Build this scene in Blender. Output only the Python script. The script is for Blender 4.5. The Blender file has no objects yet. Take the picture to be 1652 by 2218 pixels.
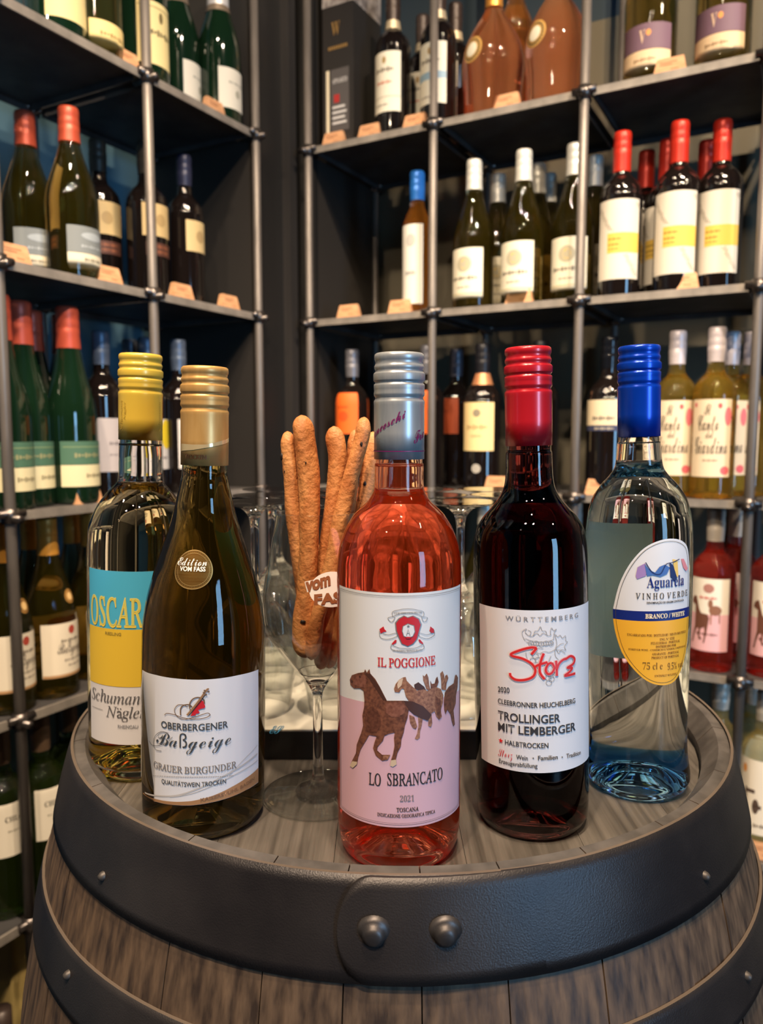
import bpy, bmesh, math, random
from math import sin, cos, pi, radians, atan2, sqrt, hypot
from mathutils import Vector, Matrix, noise
random.seed(7)
SC = bpy.context.scene
COL = SC.collection

# ------------------------------------------------------------------ camera
F, PITCH, CX, CY, EYE = 1671.7, 0.1019, 826.0, 1109.0, 1.11
cam = bpy.data.cameras.new('camera')
cam.sensor_fit = 'VERTICAL'; cam.sensor_height = 36.0; cam.sensor_width = 36.0
cam.lens = F / 2218.0 * 36.0
cam.clip_start = 0.02
cam.dof.use_dof = True; cam.dof.focus_distance = 0.475; cam.dof.aperture_fstop = 9.0
cam_o = bpy.data.objects.new('camera', cam); COL.objects.link(cam_o)
cam_o.location = (0, 0, EYE); cam_o.rotation_euler = (pi / 2 - PITCH, 0, 0)
SC.camera = cam_o
FW = Vector((0, cos(PITCH), -sin(PITCH))); UP = Vector((0, sin(PITCH), cos(PITCH))); RT = Vector((1, 0, 0))

# ------------------------------------------------------------------ world, lights, exposure
SC.view_settings.view_transform = 'Standard'; SC.view_settings.look = 'None'
SC.view_settings.exposure = 0.0; SC.view_settings.gamma = 1.0; SC.view_settings.use_curve_mapping = False
cy = SC.cycles
cy.max_bounces = 12; cy.transmission_bounces = 12; cy.glossy_bounces = 5; cy.diffuse_bounces = 3
cy.transparent_max_bounces = 24; cy.volume_bounces = 0
cy.caustics_reflective = False; cy.caustics_refractive = True; cy.blur_glossy = 0.6
cy.sample_clamp_indirect = 4.0; cy.use_adaptive_sampling = True; cy.adaptive_threshold = 0.02
w = bpy.data.worlds.new('world'); SC.world = w; w.use_nodes = True
w.node_tree.nodes['Background'].inputs[0].default_value = (1.0, 0.86, 0.72, 1)
w.node_tree.nodes['Background'].inputs[1].default_value = 0.16

# rack / room axes: U runs right along the right rack, W into the right wall
TH = -0.504
U = Vector((cos(TH), sin(TH), 0)); W = Vector((-sin(TH), cos(TH), 0))
R0 = Vector((-0.161, 1.767, 0)); L0 = Vector((-0.2615, 1.676, 0))
BAY, DEP = 0.3028, 0.30
LV = {1: 1.7265, 2: 1.356, 3: 0.987, 4: 0.672, 5: 0.341, 6: 0.035}

def spot(loc, target, energy, size=75, rad=0.035, col=(1.0, 0.78, 0.55), blend=0.5):
    l = bpy.data.lights.new('ceiling_spot', 'SPOT'); l.energy = energy; l.spot_size = radians(size)
    l.spot_blend = blend; l.shadow_soft_size = rad; l.color = col
    o = bpy.data.objects.new('ceiling_spot', l); COL.objects.link(o); o.location = loc
    o.rotation_euler = (Vector(target) - Vector(loc)).to_track_quat('-Z', 'Y').to_euler()
    return o
for loc, tg, e in [((-0.35, -0.35, 2.75), (0.0, 0.6, 0.9), 105), ((0.10, -0.45, 2.75), (0.0, 0.6, 0.9), 105),
                   ((-1.10, 0.10, 2.75), (-0.9, 1.5, 1.0), 80), ((0.1, 0.2, 2.75), (-1.0, 1.0, 0.5), 85), ((0.55, 0.35, 2.75), (0.3, 1.8, 1.2), 100),  # spot aimed low left is added to brighten the lower left shelves
                   ((0.75, 0.25, 2.75), (0.9, 1.6, 1.1), 100), ((-0.20, 0.55, 2.75), (-0.4, 1.8, 1.3), 55),
                   ((1.35, -0.20, 2.75), (1.2, 1.2, 0.9), 70), ((-0.9, -0.9, 2.75), (-0.4, 0.6, 0.8), 60),
                   ((-0.35, 0.75, 2.75), (0.05, 0.75, 0.8), 30), ((0.45, 0.85, 2.75), (0.1, 0.7, 0.8), 26)]:
    spot(loc, tg, e)
def area(loc, target, sx, sy, energy, col):
    l = bpy.data.lights.new('daylight', 'AREA'); l.shape = 'RECTANGLE'; l.size = sx; l.size_y = sy
    l.energy = energy; l.color = col
    o = bpy.data.objects.new('daylight', l); COL.objects.link(o); o.location = loc
    o.rotation_euler = (Vector(target) - Vector(loc)).to_track_quat('-Z', 'Y').to_euler()
    return o
WIN = Vector((2.23, -2.02, 1.25))
area(WIN, (0.2, 0.6, 1.1), 0.62, 1.9, 58, (0.30, 0.62, 1.0))

# ------------------------------------------------------------------ pixel helpers (points of the photograph to places in the room)
def ray(x, y):
    return FW + RT * ((x - CX) / F) - UP * ((y - CY) / F)
def on_z(x, y, z):
    d = ray(x, y); return Vector((0, 0, EYE)) + d * ((z - EYE) / d.z)
def on_plane(x, y, p, n):
    d = ray(x, y); o = Vector((0, 0, EYE)); return o + d * ((p - o).dot(n) / d.dot(n))

# ------------------------------------------------------------------ materials
MATS = {}
def srgb(c):
    return tuple(((v / 255) / 12.92 if v / 255 <= 0.04045 else (((v / 255) + 0.055) / 1.055) ** 2.4) for v in c) + (1,)
def mat(name, rgb, rough=0.5, metal=0.0, spec=0.5, coat=0.0):
    if name in MATS: return MATS[name]
    m = bpy.data.materials.new(name); m.use_nodes = True
    b = m.node_tree.nodes['Principled BSDF']
    b.inputs['Base Color'].default_value = srgb(rgb); b.inputs['Roughness'].default_value = rough
    b.inputs['Metallic'].default_value = metal; b.inputs['Specular IOR Level'].default_value = spec
    b.inputs['Coat Weight'].default_value = coat
    m.diffuse_color = srgb(rgb); MATS[name] = m
    return m
def noisy(name, c1, c2, scale=(8, 8, 8), rough=(0.4, 0.6), metal=0.0, bump=0.0, detail=6, lo=0.35, hi=0.65, bscale=None, coords='Object'):
    if name in MATS: return MATS[name]
    m = mat(name, c1, 0.5, metal); nt = m.node_tree; b = nt.nodes['Principled BSDF']; N = nt.nodes.new; Lk = nt.links.new
    tc = N('ShaderNodeTexCoord'); mp = N('ShaderNodeMapping'); mp.inputs['Scale'].default_value = scale
    Lk(tc.outputs[coords], mp.inputs[0])
    n = N('ShaderNodeTexNoise'); n.inputs['Scale'].default_value = 1; n.inputs['Detail'].default_value = detail
    Lk(mp.outputs[0], n.inputs['Vector'])
    r = N('ShaderNodeValToRGB'); r.color_ramp.elements[0].position = lo; r.color_ramp.elements[1].position = hi
    r.color_ramp.elements[0].color = srgb(c1); r.color_ramp.elements[1].color = srgb(c2)
    Lk(n.outputs[0], r.inputs[0]); Lk(r.outputs[0], b.inputs['Base Color'])
    mr = N('ShaderNodeMapRange'); mr.inputs['To Min'].default_value = rough[0]; mr.inputs['To Max'].default_value = rough[1]
    Lk(n.outputs[0], mr.inputs[0]); Lk(mr.outputs[0], b.inputs['Roughness'])
    if bump:
        bp = N('ShaderNodeBump'); bp.inputs['Strength'].default_value = bump; bp.inputs['Distance'].default_value = 0.002
        src = n
        if bscale:
            n2 = N('ShaderNodeTexNoise'); n2.inputs['Scale'].default_value = bscale; n2.inputs['Detail'].default_value = 4
            Lk(tc.outputs[coords], n2.inputs['Vector']); src = n2
        Lk(src.outputs[0], bp.inputs['Height']); Lk(bp.outputs[0], b.inputs['Normal'])
    return m
def glass(name, tint=(1, 1, 1), dens=0.0, rough=0.0, ior=1.45, haze=0.0, hazecol=None):
    if name in MATS: return MATS[name]
    m = bpy.data.materials.new(name); m.use_nodes = True; nt = m.node_tree; N = nt.nodes.new; Lk = nt.links.new
    b = nt.nodes['Principled BSDF']; out = nt.nodes['Material Output']
    b.inputs['Base Color'].default_value = (1, 1, 1, 1); b.inputs['Transmission Weight'].default_value = 1
    b.inputs['Roughness'].default_value = rough; b.inputs['IOR'].default_value = ior
    if dens > 0:
        v = N('ShaderNodeVolumeAbsorption'); v.inputs[0].default_value = tint + (1,); v.inputs[1].default_value = dens
        Lk(v.outputs[0], out.inputs['Volume'])
    if haze > 0:
        d = N('ShaderNodeBsdfTranslucent'); d.inputs[0].default_value = (hazecol or tint) + (1,)
        e = N('ShaderNodeBsdfDiffuse'); e.inputs[0].default_value = (hazecol or tint) + (1,)
        a = N('ShaderNodeMixShader'); a.inputs[0].default_value = 0.5; Lk(d.outputs[0], a.inputs[1]); Lk(e.outputs[0], a.inputs[2])
        mx = N('ShaderNodeMixShader'); mx.inputs[0].default_value = haze
        Lk(b.outputs[0], mx.inputs[1]); Lk(a.outputs[0], mx.inputs[2]); Lk(mx.outputs[0], out.inputs['Surface'])
    m.diffuse_color = tint + (1,); MATS[name] = m
    return m

# ------------------------------------------------------------------ mesh helpers
def link(name, bm, m=None, parent=None, smooth=False):
    me = bpy.data.meshes.new(name); bm.to_mesh(me); bm.free()
    o = bpy.data.objects.new(name, me); COL.objects.link(o)
    for x in (m if isinstance(m, (list, tuple)) else [m]):
        if x: me.materials.append(x)
    if smooth:
        me.polygons.foreach_set('use_smooth', [True] * len(me.polygons))
    if parent: o.parent = parent
    return o
def thing(name, label, cat, loc=(0, 0, 0), group=None, rot=(0, 0, 0)):
    o = bpy.data.objects.new(name, None); COL.objects.link(o); o.location = loc; o.rotation_euler = rot
    o['label'] = label; o['category'] = cat; o.empty_display_size = 0.02
    if group: o['group'] = group
    return o
def structure(name, bm, m):
    o = link(name, bm, m); o['kind'] = 'structure'; return o
def box(bm, c, s, ax=None, mi=0):
    """box centred at c, size s, along axes ax (x,y,z vectors)"""
    ax = ax or (Vector((1, 0, 0)), Vector((0, 1, 0)), Vector((0, 0, 1)))
    vs = []
    for k in (-.5, .5):
        for j in (-.5, .5):
            for i in (-.5, .5):
                vs.append(bm.verts.new(Vector(c) + ax[0] * s[0] * i + ax[1] * s[1] * j + ax[2] * s[2] * k))
    for f in ((0, 2, 3, 1), (4, 5, 7, 6), (0, 1, 5, 4), (2, 6, 7, 3), (0, 4, 6, 2), (1, 3, 7, 5)):
        fc = bm.faces.new([vs[i] for i in f]); fc.material_index = mi
def rod(bm, a, b, r, seg=10, mi=0):
    a, b = Vector(a), Vector(b); d = (b - a).normalized()
    p = d.orthogonal().normalized(); q = d.cross(p)
    ra = [bm.verts.new(a + (p * cos(t) + q * sin(t)) * r) for t in [2 * pi * i / seg for i in range(seg)]]
    rb = [bm.verts.new(b + (p * cos(t) + q * sin(t)) * r) for t in [2 * pi * i / seg for i in range(seg)]]
    for i in range(seg):
        f = bm.faces.new((ra[i], ra[(i + 1) % seg], rb[(i + 1) % seg], rb[i])); f.smooth = True; f.material_index = mi
    bm.faces.new(ra[::-1]).material_index = mi; bm.faces.new(rb).material_index = mi
def lathe(prof, seg=64, bm=None, rfun=None, mi=None):
    """prof: [(r,z)...]; r=0 ends close. rfun(i,theta)->extra radius"""
    bm = bm or bmesh.new(); rings = []
    for i, (r, z) in enumerate(prof):
        if r < 1e-6: rings.append([bm.verts.new((0, 0, z))]); continue
        rings.append([bm.verts.new(((r + (rfun(i, 2 * pi * k / seg) if rfun else 0)) * cos(2 * pi * k / seg),
                                    (r + (rfun(i, 2 * pi * k / seg) if rfun else 0)) * sin(2 * pi * k / seg), z)) for k in range(seg)])
    for i in range(len(rings) - 1):
        a, b = rings[i], rings[i + 1]
        for k in range(seg):
            k2 = (k + 1) % seg
            if len(a) == 1 and len(b) == 1: continue
            if len(a) == 1: f = bm.faces.new((a[0], b[k2], b[k]))
            elif len(b) == 1: f = bm.faces.new((a[k], a[k2], b[0]))
            else: f = bm.faces.new((a[k], a[k2], b[k2], b[k]))
            f.smooth = True
            if mi: f.material_index = mi(i)
    return bm
def spline(pts, n=8):
    """Catmull-Rom through (r,z) pairs (cornered where a point repeats)"""
    out = []
    P = [pts[0]] + list(pts) + [pts[-1]]
    for i in range(1, len(P) - 2):
        p0, p1, p2, p3 = P[i - 1], P[i], P[i + 1], P[i + 2]
        if p1 == p2: continue
        for k in range(n):
            t = k / n
            out.append(tuple(0.5 * (2 * b + (c - a) * t + (2 * a - 5 * b + 4 * c - d) * t * t + (-a + 3 * b - 3 * c + d) * t ** 3)
                             for a, b, c, d in zip(p0, p1, p2, p3)))
    out.append(pts[-1])
    return [(max(r, 0), z) for r, z in out]

# ------------------------------------------------------------------ lettering (Blender's own built-in font and its fallback glyphs)
def style(s, st):
    def m(cap, low, h=None):
        o = ''
        for c in s:
            if 'A' <= c <= 'Z': o += chr(cap + ord(c) - 65)
            elif 'a' <= c <= 'z': o += (h if (c == 'h' and h) else chr(low + ord(c) - 97))
            elif st in ('serif',) and '0' <= c <= '9': o += chr(0x1D7CE + ord(c) - 48)
            else: o += c
        return o
    if st == 'serif': return m(0x1D400, 0x1D41A)
    if st == 'italic' or st == 'roman': return m(0x1D434, 0x1D44E, '\u210e')
    if st == 'script': return m(0x1D4D0, 0x1D4EA)
    return s
GLY = {}
def glyphs(s, st='sans', bold=0.0):
    key = (s, st, bold)
    if key in GLY: return GLY[key]
    c = bpy.data.curves.new('lettering', 'FONT'); c.body = style(s, st); c.size = 1.0; c.resolution_u = 3
    c.offset = bold; c.fill_mode = 'FRONT'
    o = bpy.data.objects.new('lettering', c); COL.objects.link(o)
    bpy.context.view_layer.update()
    me = o.to_mesh()
    vs = [(v.co.x, v.co.y) for v in me.vertices]; fs = [tuple(p.vertices) for p in me.polygons]
    o.to_mesh_clear(); bpy.data.objects.remove(o); bpy.data.curves.remove(c)
    if st == 'roman': vs = [(x - 0.26 * y, y) for x, y in vs]
    x0 = min(v[0] for v in vs); x1 = max(v[0] for v in vs); y1 = max(v[1] for v in vs)
    GLY[key] = ([((x - x0) / (x1 - x0), y / y1) for x, y in vs], fs)
    return GLY[key]

# ------------------------------------------------------------------ surfaces of revolution one can print on
class Rev:
    """A round vessel standing at base with its axis tilted by tx (towards +x); prof = [(r,z)] of the printable outside."""
    def __init__(s, base, tx, prof):
        s.M = Matrix.Translation(base) @ Matrix.Rotation(tx, 4, 'Y'); s.Mi = s.M.inverted(); s.prof = sorted(prof, key=lambda p: p[1])
        b = s.Mi @ Vector((0, 0, EYE)); s.phi0 = atan2(b.y, b.x); s.R = max(p[0] for p in prof)
    def r(s, z):
        P = s.prof
        if z <= P[0][1]: return P[0][0]
        for (r0, z0), (r1, z1) in zip(P, P[1:]):
            if z0 <= z <= z1: return r0 + (r1 - r0) * ((z - z0) / (z1 - z0) if z1 > z0 else 0)
        return P[-1][0]
    def hit(s, x, y, Rr=None):
        """pixel -> (u = angle*R, z); the angle is 0 towards the camera, growing to the right"""
        o = s.Mi @ Vector((0, 0, EYE)); d = s.Mi.to_3x3() @ ray(x, y)
        R = Rr or s.R
        for _ in range(1 if Rr else 12):
            a = d.x ** 2 + d.y ** 2; b = 2 * (o.x * d.x + o.y * d.y); c = o.x ** 2 + o.y ** 2 - R * R
            q = max(b * b - 4 * a * c, 0); t = (-b - sqrt(q)) / (2 * a); p = o + d * t
            R = Rr or (0.5 * R + 0.5 * s.r(p.z))
        ph = atan2(p.y, p.x) - s.phi0
        ph = (ph + pi) % (2 * pi) - pi
        return ph * s.R, p.z
    def place(s, u, z, off):
        ph = s.phi0 + u / s.R; r = s.r(z) + off
        return Vector((r * cos(ph), r * sin(ph), z))
    def wrap(s, bm, off, step=0.0016, zs=False):
        us = [v.co.x for v in bm.verts]
        if not us: return bm
        k = math.floor(min(us) / step) + 1
        while k * step < max(us):
            g = bm.verts[:] + bm.edges[:] + bm.faces[:]
            bmesh.ops.bisect_plane(bm, geom=g, plane_co=(k * step, 0, 0), plane_no=(1, 0, 0), dist=1e-7); k += 1
        if zs:
            z = [v.co.y for v in bm.verts]; k = math.floor(min(z) / step) + 1
            while k * step < max(z):
                g = bm.verts[:] + bm.edges[:] + bm.faces[:]
                bmesh.ops.bisect_plane(bm, geom=g, plane_co=(0, k * step, 0), plane_no=(0, 1, 0), dist=1e-7); k += 1
        for v in bm.verts: v.co = s.place(v.co.x, v.co.y, off)
        for f in bm.faces: f.smooth = True
        return bm

class Art:
    """collects flat print in (u,z), one mesh per material, then wraps it on a Rev; coordinates given in a crop frame"""
    def __init__(s, rev, frame, Rr=None):
        s.rev = rev; s.fr = frame; s.Rr = Rr; s.layers = {}
    def px(s, x, y):
        ox, oy, sc = s.fr; return ox + x / sc, oy + y / sc
    def uv(s, x, y):
        return s.rev.hit(*s.px(x, y), s.Rr)
    def bm(s, m, off):
        k = (m.name, off)
        if k not in s.layers: s.layers[k] = (m, off, bmesh.new())
        return s.layers[k][2]
    def poly_uv(s, pts, m, off=0.0005):
        b = s.bm(m, off)
        vs = [b.verts.new((u, z, 0)) for u, z in pts]
        es = [b.edges.new((vs[i], vs[(i + 1) % len(vs)])) for i in range(len(vs))]
        bmesh.ops.triangle_fill(b, use_beauty=True, edges=es, normal=(0, 0, 1))
    def poly(s, pts, m, off=0.0005):
        s.poly_uv([s.uv(x, y) for x, y in pts], m, off)
    def stroke_uv(s, P, w, m, off=0.0006, closed=False):
        b = s.bm(m, off); n = len(P)
        L = []
        for i in range(n):
            a = P[(i - 1) % n] if (closed or i) else P[0]; c = P[(i + 1) % n] if (closed or i < n - 1) else P[-1]
            dx, dy = c[0] - a[0], c[1] - a[1]; l = hypot(dx, dy) or 1; nx, ny = -dy / l, dx / l
            L.append((b.verts.new((P[i][0] + nx * w / 2, P[i][1] + ny * w / 2, 0)), b.verts.new((P[i][0] - nx * w / 2, P[i][1] - ny * w / 2, 0))))
        for i in range(n if closed else n - 1):
            p, q = L[i], L[(i + 1) % n]
            b.faces.new((p[0], p[1], q[1], q[0]))
    def stroke(s, pts, w, m, off=0.0006, closed=False, smooth=5):
        P = [s.uv(x, y) for x, y in pts]
        if smooth and len(P) > 2:
            Q = ([P[-1]] + P + P[:2]) if closed else ([P[0]] + P + [P[-1]])
            O = []
            for i in range(1, len(Q) - 2):
                for k in range(smooth):
                    t = k / smooth
                    O.append(tuple(0.5 * (2 * b_ + (c - a) * t + (2 * a - 5 * b_ + 4 * c - d) * t * t + (-a + 3 * b_ - 3 * c + d) * t ** 3)
                                   for a, b_, c, d in zip(Q[i - 1], Q[i], Q[i + 1], Q[i + 2])))
            if not closed: O.append(P[-1])
            P = O
        s.stroke_uv(P, w, m, off, closed)
    def disc(s, x, y, r, m, off=0.0005, n=40, r0=0):
        u, z = s.uv(x, y)
        if r0: s.stroke_uv([(u + (r + r0) / 2 * cos(2 * pi * k / n), z + (r + r0) / 2 * sin(2 * pi * k / n)) for k in range(n)], r - r0, m, off, True)
        else: s.poly_uv([(u + r * cos(2 * pi * k / n), z + r * sin(2 * pi * k / n)) for k in range(n)], m, off)
    def text(s, t, xl, xr, yb, h, m, st='sans', bold=0.0, off=0.0006, yl=None, yr=None):
        """yb: baseline at the text's middle; yl/yr: baseline at its ends instead, for slanted lines"""
        V, Fs = glyphs(t, st, bold); xc = (xl + xr) / 2
        ul = s.uv(xl, yb if yl is None else yl)[0]; ur = s.uv(xr, yb if yr is None else yr)[0]
        zc = s.uv(xc, yb)[1]; zl = zr = zc
        if yl is not None: zl = s.uv(xl, yl)[1]; zr = s.uv(xr, yr)[1]; zc = (zl + zr) / 2
        ym = yb if yl is None else (yl + yr) / 2
        hz = s.uv(xc, ym - h)[1] - s.uv(xc, ym)[1]
        b = s.bm(m, off)
        vs = [b.verts.new((ul + (ur - ul) * x, zl + (zr - zl) * x + y * hz, 0)) for x, y in V]
        for f in Fs:
            try: b.faces.new([vs[i] for i in f])
            except ValueError: pass
    def star(s, x, y, r, m, off=0.0006, n=5):
        u, z = s.uv(x, y)
        s.poly_uv([(u + r * (1 if k % 2 == 0 else .42) * sin(pi * k / n), z + r * (1 if k % 2 == 0 else .42) * cos(pi * k / n)) for k in range(2 * n)], m, off)
    def done(s, parent, name='lettering', step=0.0016, zs=False):
        by = {}
        for m, off, b in s.layers.values():
            s.rev.wrap(b, off, step, zs); me = bpy.data.meshes.new(name); b.to_mesh(me); b.free(); by.setdefault(m.name, [m, []])[1].append(me)
        for m, ms in by.values():
            b = bmesh.new()
            for me in ms: b.from_mesh(me); bpy.data.meshes.remove(me)
            o = link(name, b, m, parent, smooth=True)
        s.layers = {}

def paper(rev, pts_uv, m, parent, name='label', off=0.0002, zs=False, step=0.0016):
    b = bmesh.new(); vs = [b.verts.new((u, z, 0)) for u, z in pts_uv]
    es = [b.edges.new((vs[i], vs[(i + 1) % len(vs)])) for i in range(len(vs))]
    bmesh.ops.triangle_fill(b, use_beauty=True, edges=es, normal=(0, 0, 1))
    rev.wrap(b, off, step, zs)
    return link(name, b, m, parent, smooth=True)

def screwcap(parent, r, ztop, zbot, m, name='screw_cap', lined=True):
    """a long aluminium screw cap: rolled top, thread grooves, knurled band, slit, plain skirt"""
    H = ztop - zbot
    P = [(0, 1.0, 0), (.80, 1.0, 0), (.91, .996, 0), (.965, .985, 0), (.985, .965, 0), (.985, .94, 0), (.955, .925, 0), (.935, .905, 0), (.96, .885, 0), (.985, .875, 0),
         (.985, .855, 0), (.955, .84, 0), (.94, .825, 0), (1.0, .81, 0), (1.0, .80, 1), (1.0, .745, 1), (1.0, .735, 0), (.955, .725, 0), (.955, .713, 0), (1.0, .705, 0), (1.01, .69, 0),
         (1.0, .66, 0), (.99, .645, 0), (1.01, .62, 0), (1.0, .60, 0), (.955, .585, 0), (.95, .57, 0), (1.0, .55, 0), (1.01, .535, 0), (1.0, .51, 0), (1.0, .25, 0), (1.0, 0, 0), (.95, 0, 0)]
    P = P[::-1]
    prof = [(a * r, zbot + b * H) for a, b, c in P]
    fl = [c for a, b, c in P]
    bm = lathe(prof, 144, rfun=lambda i, t: (0.00035 if fl[i] and round(t * 72 / pi) % 2 else 0))
    return link(name, bm, m, parent)

# ------------------------------------------------------------------ room
def shell():
    Cn = lambda u, w_, z: (U * u + W * w_) + Vector((0, 0, z))
    uL = L0.dot(U) - DEP - 0.05; wR = R0.dot(W) + DEP + 0.05
    uR = uL + 4.6; wB = wR - 4.9; Hc = 2.85
    ax = (U, W, Vector((0, 0, 1)))
    dark = noisy('painted wall grey', (104, 97, 80), (94, 88, 74), (3, 3, 3), (.6, .75))
    blue = noisy('painted wall blue', (84, 120, 138), (76, 110, 128), (3, 3, 3), (.6, .75))
    navy = mat('painted wall navy', (38, 54, 66), .6)
    b = bmesh.new(); box(b, Cn((uL + uR) / 2, (wR + wB) / 2, -.05), (4.9, 5.2, .1), ax)
    structure('floor', b, noisy('dark floor', (52, 44, 38), (38, 32, 28), (3, 3, 3), (.35, .55)))
    b = bmesh.new(); box(b, Cn((uL + uR) / 2, (wR + wB) / 2, Hc + .05), (4.9, 5.2, .1), ax)
    structure('ceiling', b, mat('ceiling black', (46, 42, 40), .8))
    b = bmesh.new(); box(b, Cn(uL - .06, (wR + wB) / 2, Hc / 2), (.12, 5.2, Hc), ax); structure('wall_left', b, blue)
    b = bmesh.new(); box(b, Cn((uL + uR) / 2, wR + .06, 1.01), (4.9, .12, 2.02), ax); structure('wall_right', b, dark)
    b = bmesh.new(); box(b, Cn((uL + uR) / 2, wR + .06, 2.02 + (Hc - 2.02) / 2), (4.9, .12, Hc - 2.02), ax); structure('wall_upper', b, navy)
    b = bmesh.new(); box(b, Cn((uL + uR) / 2, wB - .06, Hc / 2), (4.9, .12, Hc), ax); structure('wall_back', b, mat('brown back wall', (92, 72, 56), .7))
    # side wall with a tall window opening towards the street
    ws = WIN.dot(W); b = bmesh.new(); us = uR + .06
    w0, w1 = ws - .34, ws + .34
    box(b, Cn(us, (wR + w1) / 2, Hc / 2), (.12, wR - w1, Hc), ax); box(b, Cn(us, (wB + w0) / 2, Hc / 2), (.12, w0 - wB, Hc), ax)
    box(b, Cn(us, ws, .14), (.12, .68, .28), ax); box(b, Cn(us, ws, (2.25 + Hc) / 2), (.12, .68, Hc - 2.25), ax)
    structure('wall_side', b, mat('brown side wall', (80, 64, 52), .7))
    # black corner column and filler panels between the two racks
    blk = mat('black steel panel', (24, 23, 23), .5)
    c = Vector((-.207, 1.787, 0)); H = 2.6
    b = bmesh.new(); box(b, c + Vector((0, 0, H / 2)), (.026, .026, H), ax); structure('trim_1', b, noisy('column steel', (58, 55, 54), (44, 42, 42), (20, 20, 2), (.35, .5), .3))
    b = bmesh.new()
    pl = L0 + U * -.02 + W * .03; box(b, pl + Vector((0, 0, H / 2)) + W * .04, (.012, .12, H), ax)
    pr = R0 - U * .05 + W * .03; box(b, pr + Vector((0, 0, H / 2)), (.10, .012, H), ax)
    structure('trim_2', b, blk)
shell()

# ------------------------------------------------------------------ racks
STEEL = noisy('raw steel', (126, 119, 114), (102, 96, 92), (60, 60, 8), (.34, .5), .35)
SHEET = noisy('dark sheet steel', (84, 82, 82), (66, 64, 66), (14, 14, 14), (.40, .55), .35)
LIP = noisy('steel shelf lip', (156, 148, 140), (126, 120, 114), (30, 30, 30), (.38, .5), .25)
PANEL = mat('blackened end panel', (46, 43, 41), .55, .2)
Z3 = Vector((0, 0, 1))
def rack(label, origin, d, back, n, levels):
    t = thing('wine_rack', label, 'shelf')
    H = 2.5
    # posts
    b = bmesh.new(); rod(b, (0, 0, 0), (0, 0, H), .0085, 12)
    p0 = link('post', b, STEEL, t, True); first = True
    for k in range(n + 1):
        for q in (0, DEP):
            o = p0 if first else p0.copy()
            if not first: COL.objects.link(o)
            first = False
            o.location = origin + d * (k * BAY) + back * q
    # shelves: folded sheet with a bright front lip
    ax = (d, back, Z3)
    b = bmesh.new(); g = .016
    box(b, d * BAY / 2 + back * (DEP / 2) + Z3 * .004, (BAY - .012, DEP - .01, .003), ax, 0)
    box(b, d * BAY / 2 + back * (DEP - .006) + Z3 * -.002, (BAY - 2 * g, .003, .012), ax, 0)
    for e in (g, BAY - g): box(b, d * e + back * (DEP / 2) + Z3 * -.002, (.003, DEP - .03, .012), ax, 0)
    s0 = link('shelf', b, SHEET, t)
    b = bmesh.new(); box(b, d * BAY / 2 + back * .001 + Z3 * -.001, (BAY - 2 * g, .004, .014), ax)
    e0 = link('shelf_lip', b, LIP, s0)
    first = True
    for k in range(n):
        for L in levels:
            if first: o = s0; first = False
            else:
                o = s0.copy(); COL.objects.link(o); c = e0.copy(); COL.objects.link(c); c.parent = o
            o.location = origin + d * (k * BAY) + Z3 * LV[L]
    # node clamps: collar and crossed stub rods with shiny ends
    b = bmesh.new(); rod(b, (0, 0, -.011), (0, 0, .011), .0125, 12)
    rod(b, d * -.022 + Z3 * .003 - back * .003, d * .022 + Z3 * .003 - back * .003, .006); rod(b, back * -.024 - Z3 * .004, back * .03 - Z3 * .004, .006)
    c0 = link('clamp', b, mat('clamp steel', (96, 90, 88), .3, .85), t, True); first = True
    for k in range(n + 1):
        for L in levels:
            for q in (0, DEP):
                o = c0 if first else c0.copy()
                if not first: COL.objects.link(o)
                first = False
                o.location = origin + d * (k * BAY) + Z3 * LV[L] + back * q
    # closed end panel at the corner, a side divider half way
    b = bmesh.new(); box(b, Vector((0, 0, 0)), (.003, DEP - .03, 2.3), ax)
    o = link('end_panel', b, PANEL, t); o.location = origin - d * .002 + back * DEP / 2 + Z3 * 1.25
    return t
rack('black steel wine rack behind the bottles, its bays running off to the right', R0, U, W, 4, [1, 2, 3, 4, 5, 6])
rack('black steel wine rack on the blue wall, left of the corner column', L0, -W, -U, 4, [1, 2, 3, 4, 5, 6])
RACK = {'R': (R0, U, W, -W), 'L': (L0, -W, -U, U)}

def rack_spot(rk, L, x, y, t):
    """place at pixel (x,y) seen in the vertical plane t behind the rack's front, standing on shelf L"""
    O, d, back, out = RACK[rk]
    p = on_plane(x, y, O + back * t, out); p.z = LV[L] + .0056
    return p

# ------------------------------------------------------------------ background bottles
G = {
 'dark': glass('black bottle glass', (.10, .06, .03), 1), }
def opaque_glass(name, rgb):
    return mat(name, rgb, .06, 0, .6, .3)
GL = dict(black=opaque_glass('near black bottle glass', (20, 15, 14)), green=opaque_glass('dark green bottle glass', (14, 34, 20)),
          olive=glass('olive bottle glass', (.60, .48, .08), 30, ior=1.38, haze=.10, hazecol=(.16, .13, .015)), leaf=glass('leaf green bottle glass', (.30, .50, .10), 40, ior=1.38, haze=.12, hazecol=(.08, .13, .02)),
          amber=glass('amber wine', (1.0, .45, .08), 26, ior=1.36, haze=.12, hazecol=(.9, .34, .03)), rose=glass('salmon rose wine', (1.0, .50, .25), 14, ior=1.36, haze=.12, hazecol=(1.0, .36, .13)),
          yellow=glass('yellow white wine', (1.0, .78, .16), 20, ior=1.36, haze=.10, hazecol=(.95, .66, .10)), pale=glass('pale wine', (1.0, .90, .50), 12, ior=1.36, haze=.22, hazecol=(.95, .80, .36)),
          red=glass('bright rose wine', (.95, .16, .10), 28, ior=1.36, haze=.14, hazecol=(.85, .08, .05)))
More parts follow.
